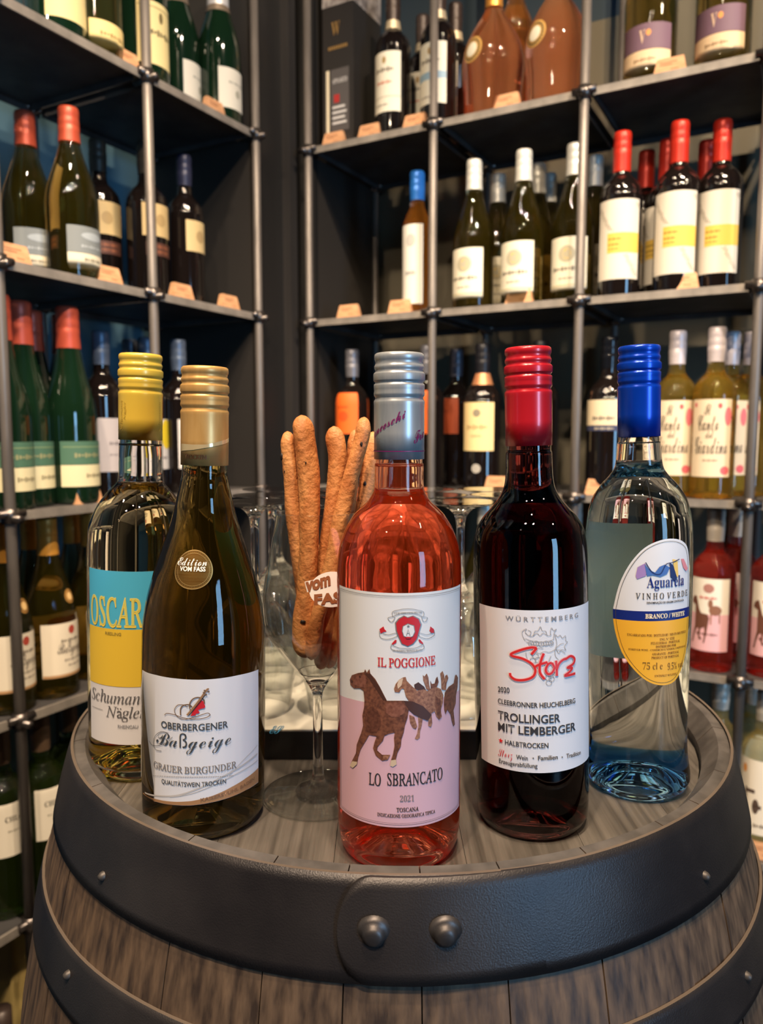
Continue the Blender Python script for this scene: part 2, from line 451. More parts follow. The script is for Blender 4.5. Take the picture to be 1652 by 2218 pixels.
SHAPES = {  # (r,z) as fractions of radius / height, plus capsule start
 'bordeaux': ([(0, .045), (.55, .03), (.80, .002), (.93, .004), (1, .03), (1, .3), (1, .58), (.985, .62), (.90, .665), (.68, .705), (.46, .735), (.385, .77), (.365, .85), (.37, .93)], .80),
 'burgundy': ([(0, .045), (.55, .03), (.80, .002), (.93, .004), (1, .03), (1, .25), (1, .42), (.96, .50), (.82, .58), (.62, .67), (.46, .75), (.37, .82), (.35, .88), (.35, .94)], .80),
 'champagne': ([(0, .05), (.55, .03), (.80, .002), (.93, .004), (1, .03), (1, .25), (1, .42), (.95, .50), (.80, .58), (.58, .67), (.42, .76), (.35, .84), (.34, .9), (.34, .94)], .72),
 'riesling': ([(0, .03), (.8, .002), (.93, .004), (1, .03), (1, .25), (1, .40), (.96, .48), (.82, .57), (.64, .66), (.50, .75), (.42, .82), (.40, .88), (.40, .94)], .79),
 'slim': ([(0, .03), (.8, .002), (.95, .004), (1, .03), (1, .3), (1, .60), (.95, .64), (.78, .69), (.56, .74), (.47, .79), (.46, .86), (.46, .94)], .80),
 'squat': ([(0, .05), (.7, .002), (.88, .004), (.93, .04), (.95, .2), (1, .36), (.98, .46), (.86, .56), (.62, .66), (.40, .74), (.28, .80), (.26, .88), (.26, .94)], .80),
}
PROTO = {}
def dup(root, loc, rz):
    r = root.copy(); COL.objects.link(r); r.location = loc; r.rotation_euler = (0, 0, rz)
    for ch in list(root.children):
        c = ch.copy(); COL.objects.link(c); c.parent = r
        for g in ch.children:
            e = g.copy(); COL.objects.link(e); e.parent = c
    return r
def bgbottle(kind, loc, rz, label, group=None, name='wine_bottle', turn=0):
    """kind: key of KINDS. The label faces local -Y before turning by rz."""
    if kind in PROTO:
        r = dup(PROTO[kind], loc, rz + turn); r['label'] = label
        if group: r['group'] = group
        elif 'group' in r: del r['group']
        return r
    K = KINDS[kind]; R, H = K['R'], K['H']
    t = thing(name, label, 'bottle', loc, group, (0, 0, rz + turn))
    shp, cs = SHAPES[K['shape']]
    prof = [(a * R, b * H) for a, b in spline(shp, 4)]
    topz = prof[-1][1]
    bm = lathe(prof + [(prof[-1][0] * .9, topz), (0, topz)], 32)
    link('glass_body', bm, GL[K['glass']], t)
    rev = Rev(Vector((0, 0, 0)), 0, [p for p in prof if p[1] > .012 * 1])
    rev.phi0 = -pi / 2; rev.R = R
    # capsule
    c0 = K.get('cap0', cs) * H; rc = rev.r(c0) + .0008; rt = max(rev.r(.93 * H), .0) + .0016
    if K['shape'] == 'champagne':
        cp = [(rc, c0), (rc * .98, c0 + .02), (rt + .001, .90 * H), (rt + .003, .93 * H), (rt + .003, .96 * H), (rt, .985 * H), (rt * .7, H), (0, H)]
    else:
        cp = [(rc, c0), (rc, c0 + .004), (rt, .86 * H), (rt + .0004, .885 * H), (rt - .0004, .89 * H), (rt + .0004, .90 * H), (rt, .93 * H), (rt - .0006, .94 * H), (rt, .95 * H), (rt, .985 * H), (rt * .9, H), (0, H)]
    link('capsule', lathe(cp, 28), mat('capsule ' + K['capname'], K['cap'], K.get('capr', .4), K.get('capm', .25)), t, True)
    if 'collar' in K:
        o = link('neck_foil', lathe([(rev.r(K['collar'][0] * H) + .0009, K['collar'][0] * H), (rev.r((c0 / H) * H) + .0009, c0)], 28), mat(K['collar'][2], K['collar'][1], .4, .4), t, True)
    for lab in K.get('labels', []):
        z0, z1, w_, rgb = lab[:4]; hw = w_ * R * radians(90)
        o = paper(rev, [(-hw, z0 * H), (hw, z0 * H), (hw, z1 * H), (-hw, z1 * H)], mat('paper %d %d %d' % rgb, rgb, .65), t, 'label', .0003, step=.006, zs=True)
        a = Art(rev, (0, 0, 1)); dk = len(lab) > 4 and lab[4] or None
        if dk:
            for (kind_, u0, v0, u1, v1, col) in [q if len(q) == 6 else (q[0], q[1], 0, 0, 0, q[2]) for q in dk]:
                m = mat('print %d %d %d' % col, col, .6); X = lambda q: q * hw; Y = lambda q: (z0 + (z1 - z0) * q) * H
                if kind_ == 'r': a.poly_uv([(X(u0), Y(v0)), (X(u1), Y(v0)), (X(u1), Y(v1)), (X(u0), Y(v1))], m)
                elif kind_ == 'e':
                    cx_, cy_, rx, ry = X((u0 + u1) / 2), Y((v0 + v1) / 2), abs(X(u1) - X(u0)) / 2, abs(Y(v1) - Y(v0)) / 2
                    a.poly_uv([(cx_ + rx * cos(2 * pi * k / 16), cy_ + ry * sin(2 * pi * k / 16)) for k in range(16)], m)
                elif kind_ == 'p':
                    a.poly_uv([(X(x_), Y(y_)) for x_, y_ in u0], m, .0008)
                elif kind_ == 's':   # line of small print
                    n = 9; 
                    for i in range(n):
                        xa = u0 + (u1 - u0) * i / n; xb = xa + (u1 - u0) / n * .7
                        yy = v0 + (v1 - v0) * (.15 * (i * 7 % 3))
                        a.poly_uv([(X(xa), Y(yy)), (X(xb), Y(yy)), (X(xb), Y(v1 - (yy - v0))), (X(xa), Y(v1 - (yy - v0)))], m, .0006)
                elif kind_.startswith('t:') or kind_.startswith('T:'):
                    V, Fs = glyphs(kind_[2:], 'script' if kind_[0] == 'T' else 'serif'); b = a.bm(m, .0007)
                    vs = [b.verts.new((X(u0) + (X(u1) - X(u0)) * x, Y(v0) + (Y(v1) - Y(v0)) * y, 0)) for x, y in V]
                    for f in Fs:
                        try: b.faces.new([vs[i] for i in f])
                        except ValueError: pass
            a.done(o, 'print', step=.006)
    for md in K.get('medals', []):
        zc, rad, rgb, uc = md[:4]
        rr = [(uc + rad * cos(2 * pi * k / 24), zc * H + rad * sin(2 * pi * k / 24)) for k in range(24)]
        o = paper(rev, rr, mat('medal %d %d %d' % rgb, rgb, .4, .3), t, 'medallion', .0006, zs=True, step=.004)
        if len(md) > 4:
            a = Art(rev, (0, 0, 1)); m = mat('print %d %d %d' % md[4], md[4], .5)
            a.poly_uv([(uc + rad * .55 * cos(2 * pi * k / 20), zc * H + rad * .55 * sin(2 * pi * k / 20)) for k in range(20)], m, .0010)
            n = 22
            for k in range(n):
                t0, t1 = 2 * pi * k / n, 2 * pi * (k + .6) / n
                a.poly_uv([(uc + rad * q * cos(tt), zc * H + rad * q * sin(tt)) for q, tt in ((.68, t0), (.84, t0), (.84, t1), (.68, t1))], mat('print 40 40 46', (40, 40, 46), .6), .0010)
            a.done(o, 'print', step=.005, zs=True)
    PROTO[kind] = t
    return t
CREAM, WHITE, GREY, DK = (226, 214, 186), (232, 228, 218), (120, 124, 126), (60, 52, 46)
SMALL = [('s', -.5, .78, .5, .84, (120, 110, 100)), ('s', -.35, .30, .35, .34, (150, 140, 128)), ('s', -.45, .16, .45, .20, (150, 140, 128))]
HORSE = [(-.86, .30), (-.80, .42), (-.62, .50), (-.56, .46), (-.40, .12), (-.30, .02), (.0, .0), (.08, -.10), (.02, -.35), (-.02, -.55), (-.10, -.82), (-.16, -.82), (-.10, -.55), (-.12, -.36), (-.30, -.42),
         (-.34, -.62), (-.22, -.72), (-.36, -.74), (-.42, -.60), (-.40, -.42), (-.50, -.42), (-.62, -.62), (-.70, -.84), (-.78, -.84), (-.70, -.60), (-.62, -.36), (-.62, .0), (-.62, .22)]
KINDS = {
 'maroon_white': dict(shape='bordeaux', glass='black', R=.0375, H=.30, cap=(60, 48, 44), capname='dark', collar=(.74, (206, 190, 160), 'pale neck foil'),
    labels=[(.16, .56, .62, (232, 226, 208), [('e', -.12, .80, .12, .92, (170, 140, 90)), ('s', -.6, .66, .6, .74, (110, 100, 90)), ('s', -.5, .46, .5, .52, (206, 120, 96)), ('r', -.98, .24, .98, .26, (200, 190, 170)), ('s', -.6, .10, .3, .14, (150, 140, 130))])]),
 'blueline_white': dict(shape='bordeaux', glass='black', R=.0375, H=.30, cap=(60, 48, 44), capname='dark', collar=(.74, (206, 190, 160), 'pale neck foil'),
    labels=[(.16, .56, .62, (232, 226, 208), [('e', -.12, .80, .12, .92, (170, 140, 90)), ('s', -.6, .66, .6, .74, (110, 100, 90)), ('r', -.98, .40, .98, .52, (150, 180, 200)), ('s', -.6, .10, .3, .14, (150, 140, 130))])]),
 'squat_rose': dict(shape='squat', glass='rose', R=.061, H=.27, cap=(214, 150, 70), capname='copper', capm=.6,
    medals=[(.46, .025, (214, 170, 96), -.026, (232, 226, 206))]),
 'gold_neck': dict(shape='slim', glass='amber', R=.037, H=.36, cap=(214, 150, 56), capname='gold', capm=.7, labels=[(.2, .5, .5, WHITE)]),
 'purple_sparkling': dict(shape='champagne', glass='olive', R=.046, H=.33, cap=(70, 60, 66), capname='plum', 
    labels=[(.05, .155, .66, (226, 196, 158), [('s', -.4, .45, .4, .62, (150, 120, 90))]), (.157, .29, .66, (116, 88, 104), [('t:V', -.22, .25, .0, .75, (222, 190, 160)), ('e', .02, .5, .2, .75, (230, 150, 80))])]),
 'white_cap': dict(shape='burgundy', glass='olive', R=.0415, H=.30, cap=(222, 220, 212), capname='white', capr=.35,
    labels=[(.07, .40, .62, (226, 220, 200), [('e', -.4, .52, .4, .84, (178, 172, 150)), ('e', -.18, .58, .2, .78, (216, 186, 110)), ('s', -.72, .36, .72, .44, (104, 98, 88)), ('s', -.35, .20, .35, .24, (130, 124, 110)), ('r', -.98, .08, .98, .10, (200, 190, 150))])]),
 'blue_slim': dict(shape='slim', glass='amber', R=.031, H=.298, cap=(42, 118, 214), capname='blue', capr=.3,
    labels=[(.07, .62, .56, (228, 226, 218), [('e', -.4, .72, .4, .88, (190, 188, 182)), ('s', -.45, .36, .45, .42, (150, 150, 148))])]),
 'red_cap': dict(shape='bordeaux', glass='black', R=.039, H=.30, cap=(196, 46, 30), capname='red', cap0=.76, capr=.35,
    labels=[(.10, .575, .68, (214, 206, 192), [('r', -.45, .33, .99, .58, (226, 186, 84)), ('s', -.4, .49, .2, .52, (130, 100, 40)), ('s', -.4, .42, .1, .45, (130, 100, 40)), ('s', -.4, .37, .1, .39, (130, 100, 40))]
      + [('e', -.95 + 1.9 * ((i * 37) % 100) / 100, .03 + .92 * ((i * 61) % 97) / 97, -.95 + 1.9 * ((i * 37) % 100) / 100 + .05, .03 + .92 * ((i * 61) % 97) / 97 + .018, (140, 128, 112)) for i in range(90)
         if not (.30 < .03 + .92 * ((i * 61) % 97) / 97 < .6 and -.95 + 1.9 * ((i * 37) % 100) / 100 > -.52)])]),
 'orange': dict(shape='bordeaux', glass='black', R=.0375, H=.305, cap=(120, 120, 128), capname='steel', capm=.5,
    labels=[(.38, .68, .60, (236, 104, 30), [('e', -.35, .30, .35, .55, (214, 80, 24)), ('s', -.4, .62, .4, .68, (200, 70, 20))])]),
 'rust': dict(shape='bordeaux', glass='black', R=.0375, H=.305, cap=(80, 80, 92), capname='slate', capm=.4,
    labels=[(.38, .64, .6, (150, 62, 26), [('s', -.4, .6, .4, .66, (110, 40, 18))])]),
 'cream_seal': dict(shape='bordeaux', glass='black', R=.0385, H=.300, cap=(26, 26, 32), capname='black', collar=(.72, (190, 130, 90), 'painted neck seal'),
    labels=[(.27, .60, .62, (230, 206, 150), [('e', -.22, .70, .22, .86, (140, 130, 110)), ('s', -.6, .44, .6, .54, (176, 150, 104)), ('s', -.3, .28, .3, .34, (190, 166, 120))])],
    medals=[(.15, .0095, (190, 184, 174), 0)]),
 'spirit': dict(shape='bordeaux', glass='black', R=.040, H=.30, cap=(20, 22, 28), capname='black gloss', capr=.15,
    labels=[(.44, .60, .68, (222, 206, 176), [('s', -.5, .2, .5, .36, (90, 84, 80))]), (.405, .438, .66, (52, 58, 90), [('s', -.4, .2, .5, .7, (180, 170, 150))])]),
 'garden': dict(shape='bordeaux', glass='yellow', R=.0375, H=.305, cap=(206, 196, 200), capname='silver pink', cap0=.80,
    labels=[(.13, .58, .62, (230, 212, 184), [('T:Il', -.3, .80, .0, .94, (56, 46, 44)), ('T:Canto', -.62, .60, .35, .80, (56, 46, 44)), ('T:del', -.2, .50, .15, .60, (56, 46, 44)), ('T:Giardino', -.75, .30, .80, .52, (56, 46, 44)),
       ('e', .62, .66, 1.0, .9, (226, 120, 128)), ('e', .5, .03, .96, .14, (222, 104, 110)), ('e', .3, .88, .5, .95, (214, 90, 90)), ('e', -.9, .9, -.7, .96, (214, 110, 110)), ('s', -.3, .2, .4, .23, (150, 130, 110))])]),
 'pink_horse': dict(shape='bordeaux', glass='red', R=.0375, H=.296, cap=(206, 196, 184), capname='pale silver', cap0=.80,
    labels=[(.13, .36, .64, (226, 176, 182), [('s', -.5, .42, .5, .5, (120, 80, 80))]), (.36, .58, .64, (230, 222, 208), [('e', -.25, .60, .25, .86, (170, 120, 110)), ('s', -.4, .42, .4, .5, (196, 70, 70)),
       ('p', HORSE, (104, 64, 48)), ('e', .05, -.02, .62, .26, (140, 96, 74)), ('e', .0, .18, .22, .42, (140, 96, 74)), ('r', .12, -.28, .18, .04, (140, 96, 74)), ('r', .5, -.24, .56, .04, (140, 96, 74))])]),
 'tree_white': dict(shape='bordeaux', glass='pale', R=.0375, H=.30, cap=(216, 208, 196), capname='ivory', cap0=.82,
    labels=[(.14, .60, .64, (232, 222, 204), [('r', -.66, .2, -.58, .62, (84, 66, 56)), ('r', -.62, .55, -.2, .60, (84, 66, 56)), ('r', -.3, .35, .1, .40, (84, 66, 56)), ('e', -.86, .80, -.62, .92, (224, 150, 70)), ('e', -.3, .28, .0, .48, (84, 66, 56)), ('s', -.2, .10, .7, .15, (110, 96, 86))])]),
 'champ_cream': dict(shape='champagne', glass='green', R=.046, H=.33, cap=(40, 60, 50), capname='dark green',
    labels=[(.08, .40, .62, (226, 208, 150), [('e', -.1, .68, .1, .86, (110, 96, 60)), ('s', -.6, .46, .6, .56, (96, 84, 56)), ('r', -.97, .90, .97, .915, (150, 130, 80))])]),
 'champ_small': dict(shape='champagne', glass='olive', R=.044, H=.33, cap=(60, 50, 30), capname='dark gold',
    labels=[(.03, .16, .62, (232, 206, 140), [('s', -.6, .46, .6, .6, (150, 120, 70))])]),
 'white_foil': dict(shape='champagne', glass='green', R=.044, H=.32, cap=(206, 204, 206), capname='white foil', collar=(.68, (132, 116, 100), 'bronze foil'),
    labels=[(.08, .32, .62, (222, 216, 202), [('s', -.5, .62, .5, .68, (150, 150, 140)), ('e', -.15, .3, .15, .5, (170, 166, 150))])]),
 'copper_cap': dict(shape='burgundy', glass='olive', R=.0425, H=.278, cap=(186, 78, 54), capname='copper red',
    labels=[(.06, .145, .66, (222, 212, 186), [('s', -.4, .5, .4, .7, (110, 100, 84))]), (.147, .30, .66, (122, 128, 130), [('e', -.5, .5, .5, .8, (160, 168, 174)), ('s', -.5, .2, .5, .3, (170, 176, 180))])]),
 'gold_square': dict(shape='bordeaux', glass='black', R=.039, H=.30, cap=(60, 56, 50), capname='brown black',
    labels=[(.40, .60, .60, (204, 176, 124), [('e', -.3, .3, .3, .7, (176, 148, 100))]), (.28, .36, .5, (84, 48, 36), [('s', -.7, .2, .7, .4, (150, 90, 60)), ('s', -.7, .6, .7, .8, (150, 90, 60))])]),
 'navy_square': dict(shape='bordeaux', glass='black', R=.0365, H=.30, cap=(48, 52, 78), capname='navy',
    labels=[(.36, .56, .55, (204, 180, 130), [('e', -.35, .3, .35, .7, (170, 144, 100))])]),
 'riesling_green': dict(shape='riesling', glass='green', R=.042, H=.325, cap=(188, 80, 58), capname='brick red', capr=.42,
    labels=[(.09, .20, .68, (226, 216, 176), [('s', -.1, .4, .7, .6, (140, 130, 100))]), (.202, .32, .68, (74, 112, 92), [('s', -.5, .3, .6, .5, (150, 150, 110)), ('r', -.9, .74, .9, .78, (130, 150, 110))])]),
 'grey_label': dict(shape='bordeaux', glass='black', R=.0375, H=.30, cap=(96, 110, 132), capname='blue grey', capm=.4,
    labels=[(.16, .48, .62, (186, 178, 180), [('s', -.5, .5, .4, .56, (120, 112, 116)), ('s', -.5, .3, .2, .34, (140, 132, 136))])]),
 'yellow_flash': dict(shape='bordeaux', glass='black', R=.0375, H=.30, cap=(96, 110, 132), capname='blue grey', capm=.4,
    labels=[(.16, .48, .62, (206, 200, 196), [('e', -.1, .4, .7, 1.0, (226, 196, 40)), ('s', -.5, .2, .4, .26, (120, 112, 116))])]),
 'violin': dict(shape='burgundy', glass='olive', R=.0410, H=.296, cap=(222, 158, 66), capname='gold yellow', cap0=.79,
    labels=[(.12, .42, .68, (224, 214, 196), [('e', .0, .78, .3, .94, (176, 70, 56)), ('s', -.3, .64, .6, .70, (110, 100, 90)), ('T:Baßgeige', -.45, .44, .75, .64, (84, 74, 70)), ('s', -.2, .28, .7, .33, (150, 140, 130)), ('s', -.05, .18, .65, .22, (150, 140, 130)), ('r', -.98, .0, .98, .05, (180, 140, 100))])],
    medals=[(.56, .0115, (208, 156, 84), .012, (226, 190, 130))]),
 'green_claret': dict(shape='bordeaux', glass='leaf', R=.039, H=.305, cap=(120, 96, 76), capname='bronze',
    labels=[(.34, .62, .60, (222, 214, 198), [('t:CHLOE', -.6, .66, .3, .76, (60, 56, 50)), ('e', .3, .9, .45, .97, (70, 60, 50)), ('s', -.5, .46, .2, .5, (150, 144, 130)), ('e', .2, .08, .6, .28, (130, 130, 120))])],
    medals=[(.28, .010, (206, 198, 186), .012)]),
 'dark_plain': dict(shape='bordeaux', glass='black', R=.037, H=.295, cap=(70, 78, 92), capname='slate blue', capm=.4),
}
RZ = {'R': TH, 'L': TH + pi / 2}
def stand(kind, rk, L, x, y, t, label, group=None, name='wine_bottle', turn=0):
    p = rack_spot(rk, L, x, y, t); d = RACK[rk][1]; o = RACK[rk][0]
    return bgbottle(kind, p, RZ[rk], label, group, name, turn)

RB = [  # kind, rack, level, px, py, depth, label, turn
 ('maroon_white', 'R', 1, 851, 170, .055, 'dark bottle with a plain cream label beside the black gift box, top shelf'),
 ('blueline_white', 'R', 1, 949, 170, .065, 'dark bottle whose cream label has a pale blue band, half behind a rack post'),
 ('maroon_white', 'R', 1, 915, 170, .17, 'dark cream-label bottle standing behind the pair on the top shelf, between them'),
 ('blueline_white', 'R', 1, 985, 160, .16, 'dark bottle peeping out behind the round rose bottles on the top shelf'),
 ('squat_rose', 'R', 1, 1068, 140, .065, 'bulbous salmon rose bottle with a round medallion, nearer the gift box'),
 ('squat_rose', 'R', 1, 1205, 120, .065, 'bulbous salmon rose bottle with a round medallion, right against the rack post'),
 ('gold_neck', 'R', 1, 1116, 60, .17, 'bottle with a gold capsule behind the two bulbous rose bottles'),
 ('purple_sparkling', 'R', 1, 1408, 80, .060, 'green bottle with purple and cream label behind the wooden tag, top right shelf'),
 ('purple_sparkling', 'R', 1, 1566, 60, .060, 'green bottle with purple and cream label, the one further right on the top shelf'),
 ('blue_slim', 'R', 2, 903, 560, .055, 'slim amber bottle with bright blue capsule and tall white label'),
 ('white_cap', 'R', 2, 1025, 560, .055, 'white capped green bottle with cream label, the first right of the blue capped one'),
 ('white_cap', 'R', 2, 1131, 560, .050, 'white capped green bottle with a wooden tag before its label'),
 ('white_cap', 'R', 2, 1240, 560, .065, 'white capped green bottle cut by the rack post'),
 ('white_cap', 'R', 2, 1077, 540, .16, 'white capped bottle in the second row between the first two'),
 ('white_cap', 'R', 2, 1162, 540, .14, 'white capped bottle close behind the tagged one'),
 ('white_cap', 'R', 2, 1186, 540, .21, 'white capped bottle deepest in the bay behind the tagged one'),
 ('white_cap', 'R', 2, 1284, 540, .15, 'white capped bottle seen just right of the rack post'),
 ('red_cap', 'R', 2, 1342, 520, .050, 'red capped bottle with speckled white label and yellow block, the first one'),
 ('red_cap', 'R', 2, 1464, 520, .050, 'red capped bottle with speckled label standing behind a wooden tag, middle of three'),
 ('red_cap', 'R', 2, 1555, 520, .080, 'red capped bottle with speckled label at the right end of the row'),
 ('red_cap', 'R', 2, 1395, 510, .17, 'red capped bottle in the back row between the first and the middle one'),
 ('red_cap', 'R', 2, 1440, 510, .13, 'red capped bottle half hidden behind the middle one'),
 ('red_cap', 'R', 2, 1524, 510, .17, 'red capped bottle in the back row, left of the last front one'),
 ('orange', 'R', 3, 763, 900, .055, 'dark bottle with bright orange label above the breadsticks'),
 ('orange', 'R', 3, 925, 900, .055, 'dark bottle with orange label just right of the silver screw cap'),
 ('rust', 'R', 3, 987, 900, .16, 'dark bottle with a rust brown label, set back between orange and cream ones'),
 ('orange', 'R', 3, 848, 900, .17, 'orange labelled bottle in the back row behind the silver screw cap'),
 ('cream_seal', 'R', 3, 1044, 900, .050, 'dark bottle with cream label, neck seal and a grey medal, in the middle bay'),
 ('cream_seal', 'R', 3, 1168, 900, .055, 'cream labelled dark bottle mostly hidden by the red screw cap'),
 ('spirit', 'R', 3, 1316, 900, .055, 'black bottle with short cream label over a navy strip, beside the blue screw cap'),
 ('garden', 'R', 3, 1462, 900, .070, 'yellow wine with a pink flowered label, left of its twin'),
 ('garden', 'R', 3, 1546, 900, .050, 'yellow wine with a pink flowered label showing in full'),
 ('garden', 'R', 3, 1577, 900, .13, 'yellow wine bottle close behind the one whose flowered label shows in full'),
 ('garden', 'R', 3, 1622, 900, .15, 'yellow wine bottle whose flowered label is cut by the right rack post'),
 ('pink_horse', 'R', 4, 1543, 1300, .050, 'bright rose bottle with horse label on the shelf right of the clear bottle'),
 ('pink_horse', 'R', 4, 1588, 1290, .14, 'rose bottle in the shadow behind the one with the horse label'),
 ('pink_horse', 'R', 4, 1672, 1300, .060, 'red rose bottle cut off by the right edge of the picture'),
 ('white_cap', 'R', 4, 1050, 1250, .06, 'pale capped bottle seen between the rose and the red wine, behind the glasses'),
 ('white_cap', 'R', 4, 915, 1250, .06, 'pale capped bottle behind the rose bottle on the lower shelf'),
 ('pink_horse', 'R', 4, 1240, 1250, .06, 'rose bottle on the lower shelf behind the red wine'),
 ('grey_label', 'R', 4, 760, 1250, .08, 'grey labelled bottle on the lower shelf behind the breadsticks'),
 ('tree_white', 'R', 5, 1650, 1680, .055, 'pale wine bottle with a tree on its label beside the barrel rim'),
 ('tree_white', 'R', 5, 1625, 1660, .14, 'pale wine bottle behind the one with the tree label'),
 ('tree_white', 'R', 5, 1556, 1620, .08, 'pale capped bottle low behind the barrel rim'),
 ('champ_cream', 'L', 1, 118, -40, .06, 'champagne bottle with a cream label at the very top left'),
 ('champ_small', 'L', 1, 205, 20, .05, 'olive champagne bottle with a low gold label, top left shelf'),
 ('champ_cream', 'L', 1, 307, 60, .05, 'green champagne bottle with tall cream label right behind the rack post'),
 ('white_foil', 'L', 1, 384, 90, .10, 'white foiled sparkling bottle nearer the post on the top left shelf'),
 ('white_foil', 'L', 1, 474, 120, .05, 'white foiled sparkling bottle with a white label behind a wooden tag'),
 ('copper_cap', 'L', 2, 60, 420, .13, 'copper capped olive bottle against the blue wall, the left one'),
 ('copper_cap', 'L', 2, 155, 430, .052, 'copper capped olive bottle with grey and cream label, left rack'),
 ('gold_square', 'L', 2, 215, 440, .17, 'dark bottle with gold square label in shade beside the copper capped one'),
 ('gold_square', 'L', 2, 318, 450, .10, 'dark bottle with a gold square label cut by the left rack post'),
 ('navy_square', 'L', 2, 401, 470, .085, 'dark navy capped bottle with small gold label, inner left bay'),
 ('riesling_green', 'L', 3, 152, 850, .050, 'green flute bottle with brick red cap and green label, showing in full'),
 ('riesling_green', 'L', 3, 50, 850, .070, 'green flute bottle with brick red cap, right behind the leftmost post'),
 ('riesling_green', 'L', 3, 2, 830, .045, 'green flute bottle with brick red cap cut by the picture edge'),
 ('riesling_green', 'L', 3, 75, 860, .14, 'green flute bottle with brick red cap in the second row'),
 ('riesling_green', 'L', 3, 142, 860, .13, 'green flute bottle hidden behind the one that shows in full'),
 ('grey_label', 'L', 3, 222, 870, .09, 'dark bottle with a grey label left of the yellow screw cap'),
 ('grey_label', 'L', 3, 285, 860, .14, 'blue grey capped bottle behind the yellow screw cap, left of its twin'),
 ('yellow_flash', 'L', 3, 320, 860, .09, 'blue grey capped bottle directly above the yellow screw cap'),
 ('yellow_flash', 'L', 3, 388, 860, .06, 'dark bottle with a yellow flash on its label behind the gold screw cap'),
 ('violin', 'L', 4, 108, 1300, .050, 'gold capped bottle with violin label on the lower left shelf'),
 ('violin', 'L', 4, 8, 1320, .050, 'gold capped bottle with violin label cut by the left picture edge'),
 ('violin', 'L', 4, 72, 1290, .13, 'gold capped bottle behind the leftmost post, second row'),
 ('violin', 'L', 4, 162, 1270, .13, 'gold capped bottle in the back row near the blue and yellow label'),
 ('violin', 'L', 4, 200, 1270, .07, 'gold capped bottle half hidden by the blue and yellow label'),
 ('green_claret', 'L', 5, 92, 1720, .050, 'green bottle with white label low behind the barrel, left'),
 ('green_claret', 'L', 5, 5, 1740, .06, 'green bottle cut by the left picture edge, lower shelf'),
 ('green_claret', 'L', 5, 152, 1680, .08, 'green bottle almost hidden by the barrel hoop'),
]
for r in RB:
    stand(*r[:6], r[6], turn=random.uniform(-.12, .12) if r[5] < .1 else random.uniform(-.5, .5))

# gift box on the top shelf
def gift_box():
    O, d, back, out = RACK['R']
    p = rack_spot('R', 1, 732, 200, .03); t = thing('gift_box', 'black wine gift box with silver crackled top and gold initials on the top shelf', 'box')
    ax = (U, W, Z3); s, dp, H = .078, .12, .37; c = p + back * (dp / 2)
    b = bmesh.new(); box(b, c + Z3 * H / 2, (s, dp, H), ax); bmesh.ops.bevel(b, geom=b.edges[:], offset=.001, segments=1)
    body = link('carton', b, mat('black carton', (40, 37, 36), .35), t)
    b = bmesh.new(); box(b, c + Z3 * (H * .80 + .05), (s + .001, dp + .001, .10), ax)
    link('silver_top', b, noisy('silver crackle print', (196, 188, 184), (112, 104, 102), (60, 60, 60), (.3, .5), .3), t)
    f = c - back * (dp / 2 + .0006)
    def rect(u0, z0, u1, z1, m, par, nm='print', e=0):
        b = bmesh.new(); vs = [b.verts.new(f - back * e + U * u + Z3 * z) for u, z in ((u0, z0), (u1, z0), (u1, z1), (u0, z1))]; b.faces.new(vs); return link(nm, b, m, par)
    def word(s_, u0, z0, u1, z1, m, par, e=.0003):
        V, Fs = glyphs(s_, 'serif'); b = bmesh.new(); vs = [b.verts.new(f - back * e + U * (u0 + (u1 - u0) * x) + Z3 * (z0 + (z1 - z0) * y)) for x, y in V]
        for q in Fs:
            try: b.faces.new([vs[i] for i in q])
            except ValueError: pass
        link('print', b, m, par)
    gold = mat('gold print', (190, 150, 90), .35, .6)
    word('W', -.016, .235, .006, .262, gold, body); [rect(-.024 + .0055 * k, .206, -.020 + .0055 * k, .213, gold, body) for k in range(9)]
    rect(-.030, .02, -.022, .165, mat('paper 226 214 186', CREAM, .6), body)
    rect(-.018, .035, .028, .165, mat('window grey print', (86, 82, 82), .3), body)
    wm = mat('print white', (206, 204, 204), .5)
    word('APPASSITO', -.014, .135, .024, .145, wm, body, .0006); rect(-.010, .095, .004, .112, mat('print red', (170, 40, 40), .5), body, e=.0006)
    for k in range(4): rect(-.014, .05 + k * .011, .022 - .004 * (k % 2), .055 + k * .011, wm, body, e=.0006)
gift_box()
